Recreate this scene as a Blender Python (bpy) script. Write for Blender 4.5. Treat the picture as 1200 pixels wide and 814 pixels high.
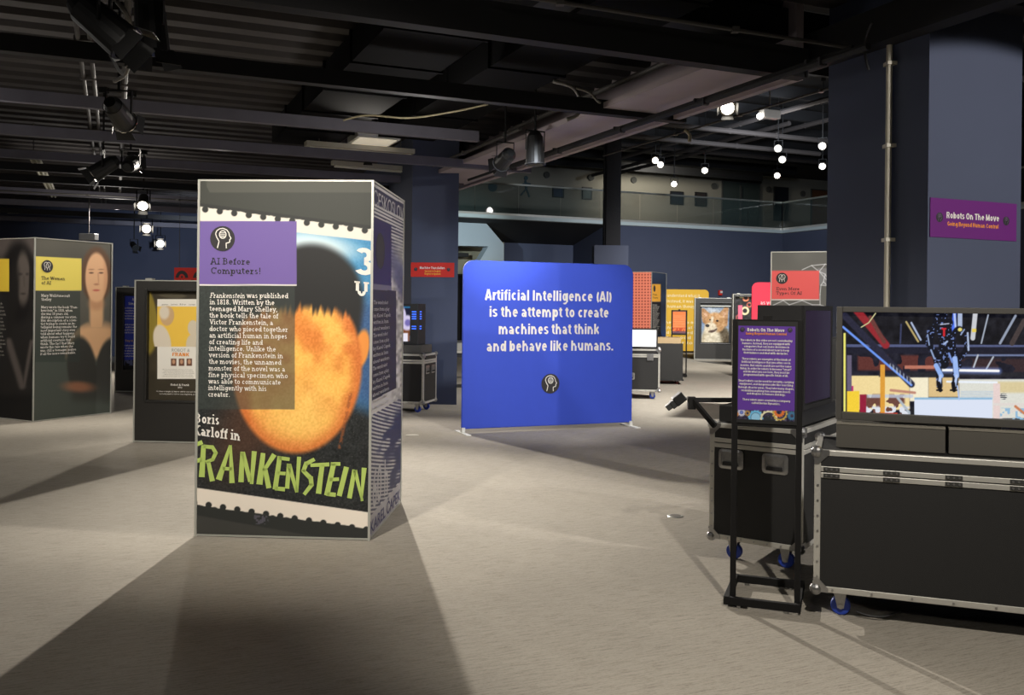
import bpy, math, random
import numpy as np
from mathutils import Vector, Matrix
random.seed(4)
PI = math.pi
SC = bpy.context.scene
COL = SC.collection
for o in list(bpy.data.objects):
    bpy.data.objects.remove(o)

# ------------------------------------------------------------------ camera
FPX, CX, CY, CAMH, ROLL = 1080.0, 600.0, 358.0, 1.62, 0.011
cr, sr = math.cos(ROLL), math.sin(ROLL)
cam = bpy.data.objects.new('camera', bpy.data.cameras.new('camera'))
COL.objects.link(cam)
cam.data.sensor_fit = 'HORIZONTAL'; cam.data.sensor_width = 36
cam.data.lens = 36 * FPX / 1200
cam.data.shift_y = -(407 - CY) / 1200
cam.data.clip_start = 0.05; cam.data.clip_end = 300
cam.matrix_world = Matrix(((cr, -sr, 0, 0), (0, 0, -1, 0), (sr, cr, 0, CAMH), (0, 0, 0, 1)))
SC.camera = cam

# ------------------------------------------------------------------ exposure / world
SC.view_settings.view_transform = 'Standard'
SC.view_settings.look = 'None'
SC.view_settings.gamma = 1
SC.view_settings.use_curve_mapping = False
SC.view_settings.exposure = 0.0
w = bpy.data.worlds.new('world'); SC.world = w; w.use_nodes = True
w.node_tree.nodes['Background'].inputs[0].default_value = (0.6, 0.65, 0.8, 1)
w.node_tree.nodes['Background'].inputs[1].default_value = 0.02
try:
    SC.cycles.max_bounces = 6; SC.cycles.diffuse_bounces = 4; SC.cycles.glossy_bounces = 3
    SC.cycles.transmission_bounces = 6; SC.cycles.caustics_reflective = False; SC.cycles.caustics_refractive = False
    SC.cycles.sample_clamp_indirect = 4.0
except Exception:
    pass

# ------------------------------------------------------------------ spot lights: some traced from cast shadows, others added to brighten; few have fixtures
WARM = (1.0, 0.93, 0.83)
def spot(name, pos, aim, power, cone=110, blend=0.6, size=0.04, color=WARM):
    l = bpy.data.lights.new(name, 'SPOT'); l.energy = power; l.spot_size = math.radians(cone); l.spot_blend = blend
    l.shadow_soft_size = size; l.color = color
    o = bpy.data.objects.new(name, l); COL.objects.link(o)
    o.location = pos
    o.rotation_euler = (Vector(aim) - Vector(pos)).to_track_quat('-Z', 'Y').to_euler()
    return o
LIGHTS = [
    # behind the poster kiosk and the blue banner, shining towards the viewer
    ('spot_behind_kiosk', (-2.17, 13.95, 3.75), (-0.3, 3.2, 0.0), 3700, 62, 0.9, 0.05, WARM),
    ('spot_behind_kiosk_wide', (-2.17, 13.95, 3.75), (-1.2, 9.6, 0.0), 800, 84, 0.6, 0.05, WARM),
    ('spot_on_kiosk', (-2.1, 2.9, 3.8), (-1.45, 6.4, 1.6), 900, 68, 1.0, 0.07, WARM),
    ('spot_beside_kiosk', (3.6, 5.4, 3.9), (-0.9, 7.0, 1.5), 900, 36, 0.9, 0.07, WARM),  # added fill for the kiosk's dim right side
    ('spot_on_cases', (1.30, 2.1, 3.8), (1.75, 5.4, 0.2), 520, 72, 0.6, 0.035, WARM),
    ('spot_on_banner', (0.9, 8.0, 3.6), (0.5, 12.0, 1.2), 760, 50, 0.8, 0.06, (1, .97, .94)),
    ('spot_left_rear', (-4.6, 14.5, 3.7), (-5.2, 8.5, 0.0), 760, 95, 0.8, 0.06, WARM),
    ('spot_on_women', (-6.3, 8.6, 3.8), (-6.3, 12.6, 1.3), 740, 60, 0.9, 0.08, WARM),
    ('spot_on_framed_poster', (-4.2, 7.0, 3.8), (-3.9, 10.5, 1.2), 430, 46, 0.9, 0.06, WARM),
    ('spot_mid_right', (5.6, 14.0, 5.2), (4.2, 17.5, 0.0), 3900, 120, 0.8, 0.15, (1, .96, .9)),
    ('spot_far', (7.5, 22.5, 6.2), (6.4, 28.0, 0.2), 3000, 92, 0.8, 0.2, (1, .95, .87)),
    ('spot_far_wall', (6.5, 22, 6.0), (8.0, 35.5, 3.2), 3000, 90, 1.0, 0.3, (.8, .88, 1)),
    ('spot_pillar', (0.5, 9.6, 3.5), (-1.3, 15.0, 1.5), 420, 44, 0.9, 0.1, (.85, .92, 1)),
    ('spot_column', (6.4, 2.4, 3.7), (4.0, 7.8, 0.55), 1150, 60, 0.08, 0.05, (1, .95, .9)),
    ('spot_grey_kiosk', (3.3, 9.2, 4.1), (4.5, 13.6, 1.8), 620, 52, 0.9, 0.1, WARM),
    ('spot_doorway', (-2.6, 24.2, 3.9), (-1.9, 31.0, 4.1), 1700, 30, 0.9, 0.05, (.8, .95, 1)),
    ('spot_balcony', (6.0, 38.0, 7.5), (6.6, 41.5, 6.0), 600, 150, 1.0, 0.3, (1, .95, .82)),
    ('spot_over_visitor', (-0.4, -1.2, 3.8), (0.4, 4.2, 0.0), 115, 110, 0.9, 0.3, WARM),  # added soft fill behind the viewer, lifting the shadowed floor
    ('spot_far_left', (-9.0, 21.0, 3.6), (-7.6, 17.5, 0.0), 900, 120, 0.9, 0.1, WARM),
    ('spot_navy_wall_left', (-7.0, 21.0, 3.2), (-9.5, 28.5, 2.0), 800, 80, 0.9, 0.2, (.75, .85, 1)),
]
# added fill points without fixtures, lifting the dark ceilings and beams
FILL = [((-4.5, 2.5, 2.6), 14), ((-6.0, 9.0, 3.1), 26), ((-1.0, 3.5, 2.8), 8), ((-1.0, 10.0, 3.2), 30), ((-7.5, 17.0, 3.1), 40), ((4.5, 12.0, 3.6), 34), ((-13.0, 6.0, 3.0), 40), ((7.0, 24.0, 6.0), 60)]
for k, (pos, e) in enumerate(FILL):
    l = bpy.data.lights.new('fill_point', 'POINT'); l.energy = e; l.shadow_soft_size = .15; l.color = (1, .95, .9)
    o = bpy.data.objects.new('fill_point', l); COL.objects.link(o); o.location = pos
for a in LIGHTS: spot(*a)

# ------------------------------------------------------------------ picture <-> place geometry
CAM = np.array([0, 0, CAMH]); RV = np.array([cr, 0, sr]); UV = np.array([-sr, 0, cr]); FV = np.array([0, 1.0, 0])
def ray(px, py): return (px - CX) / FPX * RV + (CY - py) / FPX * UV + FV
def at(px, py, Y): return CAM + Y * ray(px, py)
def onz(px, py, z):
    d = ray(px, py); return CAM + (z - CAMH) / d[2] * d
def proj(P):
    d = P - CAM
    Y = d[..., 1]
    return CX + FPX * (d @ RV) / Y, CY - FPX * (d @ UV) / Y
PHI = math.radians(23.3)
A = np.array([math.cos(PHI), math.sin(PHI), 0]); B = np.array([-math.sin(PHI), math.cos(PHI), 0])   # the hall's two axes

# ------------------------------------------------------------------ materials
def lin(c):
    out = []
    for v in c:
        v = v / 255.0
        out.append(v / 12.92 if v <= 0.04045 else ((v + 0.055) / 1.055) ** 2.4)
    return tuple(out)
MATS = {}
def mat(name, rgb, rough=0.6, metal=0.0, emit=None, estr=0.0, noise=0.0, nscale=30, bump=0.0, spec=0.5, stretch=None):
    if name in MATS: return MATS[name]
    m = bpy.data.materials.new(name); m.use_nodes = True; nt = m.node_tree
    b = nt.nodes['Principled BSDF']; c = lin(rgb)
    b.inputs['Base Color'].default_value = (*c, 1); b.inputs['Roughness'].default_value = rough
    b.inputs['Metallic'].default_value = metal; b.inputs['Specular IOR Level'].default_value = spec
    if emit is not None:
        b.inputs['Emission Color'].default_value = (*lin(emit), 1); b.inputs['Emission Strength'].default_value = estr
    if noise or bump:
        tc = nt.nodes.new('ShaderNodeTexCoord'); mp = nt.nodes.new('ShaderNodeMapping'); nz = nt.nodes.new('ShaderNodeTexNoise')
        nz.inputs['Scale'].default_value = nscale; nz.inputs['Detail'].default_value = 6
        if stretch: mp.inputs['Scale'].default_value = stretch
        nt.links.new(tc.outputs['Object'], mp.inputs[0]); nt.links.new(mp.outputs[0], nz.inputs['Vector'])
        if noise:
            mx = nt.nodes.new('ShaderNodeMix'); mx.data_type = 'RGBA'
            mx.inputs[6].default_value = (*[v * (1 - noise) for v in c], 1); mx.inputs[7].default_value = (*[min(1, v * (1 + noise)) for v in c], 1)
            nt.links.new(nz.outputs['Fac'], mx.inputs[0]); nt.links.new(mx.outputs[2], b.inputs['Base Color'])
        if bump:
            bp = nt.nodes.new('ShaderNodeBump'); bp.inputs['Strength'].default_value = bump; bp.inputs['Distance'].default_value = 0.01
            nt.links.new(nz.outputs['Fac'], bp.inputs['Height']); nt.links.new(bp.outputs[0], b.inputs['Normal'])
    MATS[name] = m
    return m
def paint_mat(name, rough=0.55, emit=0.0, spec=0.3):
    if name in MATS: return MATS[name]
    m = bpy.data.materials.new(name); m.use_nodes = True; nt = m.node_tree
    b = nt.nodes['Principled BSDF']; at_ = nt.nodes.new('ShaderNodeAttribute'); at_.attribute_name = 'print'
    b.inputs['Roughness'].default_value = rough; b.inputs['Specular IOR Level'].default_value = spec
    if emit:
        b.inputs['Base Color'].default_value = (0.01, 0.01, 0.01, 1)
        nt.links.new(at_.outputs['Color'], b.inputs['Emission Color']); b.inputs['Emission Strength'].default_value = emit
    else:
        nt.links.new(at_.outputs['Color'], b.inputs['Base Color'])
    MATS[name] = m
    return m

def carpet_mat():
    m = bpy.data.materials.new('carpet'); m.use_nodes = True; nt = m.node_tree; b = nt.nodes['Principled BSDF']
    b.inputs['Roughness'].default_value = 0.95; b.inputs['Specular IOR Level'].default_value = 0.15
    tc = nt.nodes.new('ShaderNodeTexCoord'); mp = nt.nodes.new('ShaderNodeMapping')
    mp.inputs['Rotation'].default_value = (0, 0, -PHI); nt.links.new(tc.outputs['Object'], mp.inputs[0])
    def nz(scale, stretch, detail, rough=0.6):
        q = nt.nodes.new('ShaderNodeMapping'); q.inputs['Scale'].default_value = stretch
        n = nt.nodes.new('ShaderNodeTexNoise'); n.inputs['Scale'].default_value = scale; n.inputs['Detail'].default_value = detail
        n.inputs['Roughness'].default_value = rough
        nt.links.new(mp.outputs[0], q.inputs[0]); nt.links.new(q.outputs[0], n.inputs['Vector']); return n
    n1 = nz(34, (0.2, 2.6, 1), 5, 0.75); n2 = nz(105, (0.45, 1.6, 1), 4, 0.8); n3 = nz(0.7, (1, 1, 1), 3)
    ramp = nt.nodes.new('ShaderNodeValToRGB')
    ramp.color_ramp.elements[0].position = 0.34; ramp.color_ramp.elements[0].color = (*lin((112, 106, 97)), 1)
    ramp.color_ramp.elements[1].position = 0.52; ramp.color_ramp.elements[1].color = (*lin((158, 152, 141)), 1)
    m1 = nt.nodes.new('ShaderNodeMath'); m1.operation = 'MULTIPLY_ADD'; m1.inputs[1].default_value = 0.6
    m2 = nt.nodes.new('ShaderNodeMath'); m2.operation = 'MULTIPLY'; m2.inputs[1].default_value = 0.4
    nt.links.new(n2.outputs['Fac'], m2.inputs[0]); nt.links.new(n1.outputs['Fac'], m1.inputs[0]); nt.links.new(m2.outputs[0], m1.inputs[2])
    nt.links.new(m1.outputs[0], ramp.inputs[0])
    mx = nt.nodes.new('ShaderNodeMix'); mx.data_type = 'RGBA'; mx.blend_type = 'MULTIPLY'; mx.inputs[0].default_value = 1
    r3 = nt.nodes.new('ShaderNodeMapRange'); r3.inputs[1].default_value = 0.3; r3.inputs[2].default_value = 0.7; r3.inputs[3].default_value = 0.9; r3.inputs[4].default_value = 1.04
    nt.links.new(n3.outputs['Fac'], r3.inputs[0]); nt.links.new(ramp.outputs[0], mx.inputs[6]); nt.links.new(r3.outputs[0], mx.inputs[7])
    nt.links.new(mx.outputs[2], b.inputs['Base Color'])
    bp = nt.nodes.new('ShaderNodeBump'); bp.inputs['Strength'].default_value = 0.4; bp.inputs['Distance'].default_value = 0.008
    nt.links.new(m1.outputs[0], bp.inputs['Height']); nt.links.new(bp.outputs[0], b.inputs['Normal'])
    return m

BLACK = mat('black_paint', (26, 26, 27), 0.55)
CEILM = mat('ceiling_paint', (66, 62, 61), 0.9, noise=.25, nscale=3)
BEAMM = mat('beam_paint', (98, 96, 106), 0.7, noise=.2, nscale=4)
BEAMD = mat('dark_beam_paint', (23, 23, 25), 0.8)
WALLM = mat('navy_wall_paint', (66, 72, 92), 0.85, noise=.06, nscale=2)
COLM = mat('grey_column_paint', (72, 79, 100), 0.85, noise=.05, nscale=2)
FASC = mat('pale_plaster', (170, 158, 160), 0.9, noise=.15, nscale=2)
WHITE = mat('white_paint', (222, 222, 216), 0.6)
PALE = mat('pale_blue_paint', (176, 188, 196), 0.8)
BEIGE = mat('beige_paint', (150, 143, 120), 0.8)
ALU = mat('aluminium', (200, 198, 190), 0.36, 0.45, noise=.08, nscale=8)
ALUF = mat('anodised_frame', (176, 176, 168), 0.42, 0.35)
STEEL = mat('zinc_steel', (170, 170, 170), 0.3, 0.9, noise=.2, nscale=60)
LAM = mat('black_laminate', (28, 28, 28), 0.6, bump=.15, nscale=260)
PLINTH = mat('charcoal_fabric', (80, 77, 71), 0.9, noise=.25, nscale=160, stretch=(1, 1, 4))
BEZEL = mat('charcoal_bezel', (66, 64, 60), 0.6, noise=.12, nscale=90)
RUBBER = mat('blue_rubber', (40, 68, 170), 0.5)
TUBE = mat('black_powder_coat', (15, 14, 14), 0.7, spec=.3)
CABLE = mat('cable_grey', (120, 116, 108), 0.7)
CONDUIT = mat('conduit_grey', (72, 69, 66), 0.6)
GLOW = mat('lamp_glow', (255, 250, 240), 0.4, emit=(255, 246, 230), estr=14)
CHROME = mat('lamp_rim', (200, 195, 185), 0.25, 1.0)
INKW = mat('white_print', (232, 228, 220), 0.6, spec=.2)
INKD = mat('dark_print', (56, 54, 56), 0.6, spec=.2)
INKO = mat('orange_print', (240, 150, 50), 0.6, spec=.2)
INKY = mat('yellow_print', (232, 190, 70), 0.6, spec=.2)
INKG = mat('green_print', (176, 198, 104), 0.6, spec=.2)
RED = mat('red_print', (206, 52, 44), 0.6, spec=.2)
PURP = mat('purple_print', (104, 40, 116), 0.6, spec=.2)

# ------------------------------------------------------------------ mesh builder
class MB:
    def __init__(s): s.v = []; s.f = []; s.m = []
    def face(s, pts, mi=0):
        b = len(s.v); s.v += [tuple(map(float, p)) for p in pts]; s.f.append(tuple(range(b, b + len(pts)))); s.m.append(mi)
    def box(s, x0, x1, y0, y1, z0, z1, mi=0, M=None):
        c = [(x0, y0, z0), (x1, y0, z0), (x1, y1, z0), (x0, y1, z0), (x0, y0, z1), (x1, y0, z1), (x1, y1, z1), (x0, y1, z1)]
        if M is not None: c = [tuple(M @ Vector(p)) for p in c]
        b = len(s.v); s.v += c
        for q in ((0, 3, 2, 1), (4, 5, 6, 7), (0, 1, 5, 4), (1, 2, 6, 5), (2, 3, 7, 6), (3, 0, 4, 7)):
            s.f.append(tuple(b + i for i in q)); s.m.append(mi)
        return s
    def cyl(s, p, q, r, r2=None, n=14, mi=0, caps=True):
        p = Vector(p); q = Vector(q); r2 = r if r2 is None else r2
        d = (q - p).normalized(); a = d.orthogonal().normalized(); c = d.cross(a); b = len(s.v)
        for i in range(n):
            t = 2 * PI * i / n; e = a * math.cos(t) + c * math.sin(t)
            s.v.append(tuple(p + e * r)); s.v.append(tuple(q + e * r2))
        for i in range(n):
            j = (i + 1) % n; s.f.append((b + 2 * i, b + 2 * j, b + 2 * j + 1, b + 2 * i + 1)); s.m.append(mi)
        if caps:
            s.f.append(tuple(b + 2 * i for i in reversed(range(n)))); s.m.append(mi)
            s.f.append(tuple(b + 2 * i + 1 for i in range(n))); s.m.append(mi)
        return s
    def bar(s, p, q, w, h, mi=0):                       # square tube between two points
        p = Vector(p); q = Vector(q); d = (q - p).normalized()
        up = Vector((0, 0, 1)) if abs(d.z) < 0.95 else Vector((0, 1, 0))
        a = d.cross(up).normalized() * w / 2; c = a.cross(d).normalized() * h / 2; b = len(s.v)
        for e in (p, q): s.v += [tuple(e - a - c), tuple(e + a - c), tuple(e + a + c), tuple(e - a + c)]
        for k in ((0, 1, 2, 3), (7, 6, 5, 4), (0, 4, 5, 1), (1, 5, 6, 2), (2, 6, 7, 3), (3, 7, 4, 0)):
            s.f.append(tuple(b + i for i in k)); s.m.append(mi)
        return s
    def tube(s, pts, r, n=8, mi=0):
        pts = [Vector(p) for p in pts]; b = len(s.v); prev = None
        for i, p in enumerate(pts):
            d = (pts[min(i + 1, len(pts) - 1)] - pts[max(i - 1, 0)]).normalized()
            a = d.orthogonal().normalized() if prev is None else (prev - d * prev.dot(d)).normalized()
            prev = a; c = d.cross(a)
            for k in range(n):
                t = 2 * PI * k / n; s.v.append(tuple(p + a * (r * math.cos(t)) + c * (r * math.sin(t))))
        for i in range(len(pts) - 1):
            for k in range(n):
                j = (k + 1) % n; o = b + i * n
                s.f.append((o + k, o + j, o + n + j, o + n + k)); s.m.append(mi)
        s.f.append(tuple(b + k for k in reversed(range(n)))); s.m.append(mi)
        s.f.append(tuple(b + (len(pts) - 1) * n + k for k in range(n))); s.m.append(mi)
        return s
    def ball(s, c, r, n=10, m=7, mi=0):
        b = len(s.v)
        for i in range(m + 1):
            th = PI * i / m
            for k in range(n):
                t = 2 * PI * k / n; s.v.append((c[0] + r * math.sin(th) * math.cos(t), c[1] + r * math.sin(th) * math.sin(t), c[2] + r * math.cos(th)))
        for i in range(m):
            for k in range(n):
                j = (k + 1) % n; s.f.append((b + i * n + k, b + (i + 1) * n + k, b + (i + 1) * n + j, b + i * n + j)); s.m.append(mi)
        return s
    def prism(s, poly, a, b_, axis='y', mi=0):          # polygon in (x,z) extruded along y (or (x,y) along z)
        n = len(poly); b = len(s.v)
        for t in (a, b_):
            for p in poly: s.v.append((p[0], t, p[1]) if axis == 'y' else (p[0], p[1], t))
        s.f.append(tuple(b + i for i in range(n))); s.m.append(mi)
        s.f.append(tuple(b + n + i for i in reversed(range(n)))); s.m.append(mi)
        for i in range(n):
            j = (i + 1) % n; s.f.append((b + j, b + i, b + n + i, b + n + j)); s.m.append(mi)
        return s
    def build(s, name, mats, parent=None, bevel=0.0, smooth=False):
        me = bpy.data.meshes.new(name); me.from_pydata(s.v, [], s.f)
        if not isinstance(mats, (list, tuple)): mats = [mats]
        for m in mats: me.materials.append(m)
        me.polygons.foreach_set('material_index', s.m)
        if smooth: me.polygons.foreach_set('use_smooth', [True] * len(s.f))
        me.update()
        o = bpy.data.objects.new(name, me); COL.objects.link(o)
        if parent is not None: o.parent = parent
        if bevel:
            md = o.modifiers.new('bevel', 'BEVEL'); md.width = bevel; md.segments = 2; md.limit_method = 'ANGLE'
        return o

def tag(o, label, cat, group=None):
    o['label'] = label; o['category'] = cat
    if group: o['group'] = group
    return o
def struct(o): o['kind'] = 'structure'; return o
class Thing:
    def __init__(s, name, label, cat, loc, rz=0, group=None):
        s.o = bpy.data.objects.new(name, None); COL.objects.link(s.o); s.o.empty_display_size = .1
        s.loc = np.array([float(v) for v in loc]); s.rz = rz
        s.o.location = s.loc; s.o.rotation_euler = (0, 0, rz)
        c, n = math.cos(rz), math.sin(rz); s.R = np.array([[c, -n, 0], [n, c, 0], [0, 0, 1.0]])
        tag(s.o, label, cat, group)
    def world(s, P): return np.asarray(P, float) @ s.R.T + s.loc
    def local(s, P): return (np.asarray(P, float) - s.loc) @ s.R
def copy_tree(o, parent=None):
    c = o.copy(); COL.objects.link(c)
    if parent is not None: c.parent = parent
    for ch in list(o.children): copy_tree(ch, c)
    return c

# ------------------------------------------------------------------ printing on a flat face
def clip(poly, R):
    for ax, val, sg in ((0, R[0], 1), (0, R[1], -1), (1, R[2], 1), (1, R[3], -1)):
        out = []
        for i in range(len(poly)):
            p, q = poly[i - 1], poly[i]; dp, dq = sg * (p[ax] - val), sg * (q[ax] - val)
            if (dp >= 0) != (dq >= 0):
                t = dp / (dp - dq); out.append((p[0] + t * (q[0] - p[0]), p[1] + t * (q[1] - p[1])))
            if dq >= 0: out.append(q)
        poly = out
        if len(poly) < 3: return []
    return poly

class Face:
    """a flat face of a thing: origin o, direction u (local), up = z; measured from where it stands"""
    def __init__(s, th, o=(0, 0, 0), u=(1, 0, 0), rect=None):
        s.th = th; s.o = np.array(o, float); s.u = np.array(u, float); s.n = np.cross(s.u, (0, 0, 1.0)); s.rect = rect
    def uv(s, px, py):
        d = ray(px, py); n = s.th.R @ s.n; o = s.th.world(s.o)
        P = CAM + (np.dot(o - CAM, n) / np.dot(d, n)) * d
        L = s.th.local(P) - s.o
        return float(L @ s.u), float(L[2])
    def pt(s, u, v, off): return s.o + s.u * u + np.array([0, 0, 1.0]) * v + s.n * off
    def polys(s, mb, polys, off, mi=0):
        for p in polys:
            if s.rect is not None: p = clip(p, s.rect)
            if len(p) < 3: continue
            a = sum(p[i - 1][0] * p[i][1] - p[i][0] * p[i - 1][1] for i in range(len(p)))
            if a < 0: p = p[::-1]
            mb.face([s.pt(x, y, off) for x, y in p], mi)
    def pxpoly(s, mb, pts, off, mi=0): s.polys(mb, [[s.uv(*p) for p in pts]], off, mi)
    def paint(s, name, u0, u1, v0, v1, nx, nz, fn, m, off=0.001, parent=None):
        U, V = np.meshgrid(np.linspace(u0, u1, nx), np.linspace(v0, v1, nz))
        L = s.o + U[..., None] * s.u + V[..., None] * np.array([0, 0, 1.0]) + off * s.n
        X, Y = proj(L @ s.th.R.T + s.th.loc)
        c = np.clip(fn(X, Y), 0, 255) / 255.0
        c = np.where(c <= 0.04045, c / 12.92, ((c + 0.055) / 1.055) ** 2.4)
        idx = np.arange(nx * nz).reshape(nz, nx)
        q = np.stack([idx[:-1, :-1], idx[:-1, 1:], idx[1:, 1:], idx[1:, :-1]], -1).reshape(-1, 4)
        me = bpy.data.meshes.new(name); me.from_pydata(L.reshape(-1, 3).tolist(), [], q.tolist())
        ca = me.color_attributes.new('print', 'FLOAT_COLOR', 'POINT')
        ca.data.foreach_set('color', np.concatenate([c.reshape(-1, 3), np.ones((nx * nz, 1))], 1).ravel().astype(np.float32))
        me.materials.append(m); me.update()
        o = bpy.data.objects.new(name, me); COL.objects.link(o); o.parent = parent or s.th.o
        return o
    def line(s, mb, text, x0, x1, y, cap, style='sans', off=0.004, mi=0, slope=None, italic=0.0):
        """one line of writing from column x0 to column x1, base line y (at its left end), capitals cap high"""
        u0, v0 = s.uv(x0, y); u1, v1 = s.uv(x1, y if slope is None else y + slope * (x1 - x0)); uc, vc = s.uv(x0, y - cap)
        if slope is None: v1 = v0
        P, wd = (slab_text(text) if style == 'slab' else slab_text(text, .21) if style == 'fatslab' else heavy_text(text) if style == 'heavy' else heavy_text(text, .25, .16) if style == 'bold' else sans_text(text, style))
        sx = math.hypot(u1 - u0, v1 - v0) / wd; sy = vc - v0; tx = (v1 - v0) / (u1 - u0)
        out = [[(u0 + (x + italic * yy) * sx / math.hypot(1, tx), v0 + yy * sy + (x * sx) * tx / math.hypot(1, tx)) for x, yy in p] for p in P]
        s.polys(mb, out, off, mi)
    def logo(s, mb, cx, cy, r, off=0.004, mid=0, mil=1, twin=False):
        u, v = s.uv(cx, cy); _, v2 = s.uv(cx, cy - r); R = v2 - v
        s.polys(mb, [[(u + R * math.cos(2 * PI * i / 28), v + R * math.sin(2 * PI * i / 28)) for i in range(28)]], off, mid)
        H = [(-.40, -.74), (-.27, -.2), (-.46, .1), (-.56, .38), (-.47, .62), (-.24, .78), (.04, .82), (.34, .7), (.52, .46), (.55, .26), (.70, .02), (.58, -.07), (.60, -.25), (.5, -.31), (.30, -.35), (.32, -.76)]
        L = [H]
        if twin: L = [[(x * .62 - .2, y * .8) for x, y in H], [(-x * .62 + .2, y * .8) for x, y in H]]
        else: L.append([(.02 + .27 * math.cos(t * PI / 8), .33 + .31 * math.sin(t * PI / 8)) for t in range(17)])
        for pl in L:
            for a, b in zip(pl, pl[1:]):
                s.polys(mb, [seg((u + a[0] * R, v + a[1] * R), (u + b[0] * R, v + b[1] * R), .075 * R)], off + .001, mil)
        if not twin:
            for yy in (.48, .36, .24, .14):
                s.polys(mb, [seg((u - .2 * R, v + yy * R), (u + .22 * R, v + yy * R), .05 * R)], off + .001, mil)

def seg(a, b, w, w2=None, ext=0.0):
    w2 = w if w2 is None else w2
    dx, dy = b[0] - a[0], b[1] - a[1]; l = math.hypot(dx, dy) or 1e-9; dx /= l; dy /= l
    ax, ay, bx, by = a[0] - dx * ext, a[1] - dy * ext, b[0] + dx * ext, b[1] + dy * ext
    return [(ax - dy * w / 2, ay + dx * w / 2), (ax + dy * w / 2, ay - dx * w / 2), (bx + dy * w2 / 2, by - dx * w2 / 2), (bx - dy * w2 / 2, by + dx * w2 / 2)]
SANS = {}
def sans_text(text, style='sans'):
    key = (text, style)
    if key in SANS: return SANS[key]
    cu = bpy.data.curves.new('t', 'FONT'); cu.body = text; cu.resolution_u = 3; cu.size = 1.0
    cu.offset = {'sans': 0.0, 'bold': 0.012, 'heavy': 0.022}.get(style, 0.0)
    cu.space_character = {'heavy': 1.04}.get(style, 1.0)
    ob = bpy.data.objects.new('t', cu); COL.objects.link(ob)
    dg = bpy.context.evaluated_depsgraph_get(); me = bpy.data.meshes.new_from_object(ob.evaluated_get(dg))
    me.calc_loop_triangles()
    V = [(v.co.x, v.co.y) for v in me.vertices]; T = [tuple(t.vertices) for t in me.loop_triangles]
    x0 = min(p[0] for p in V); x1 = max(p[0] for p in V)
    P = [[((V[i][0] - x0), V[i][1] / 0.682) for i in t] for t in T]
    bpy.data.objects.remove(ob); bpy.data.curves.remove(cu); bpy.data.meshes.remove(me)
    SANS[key] = (P, x1 - x0)
    return SANS[key]

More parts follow.
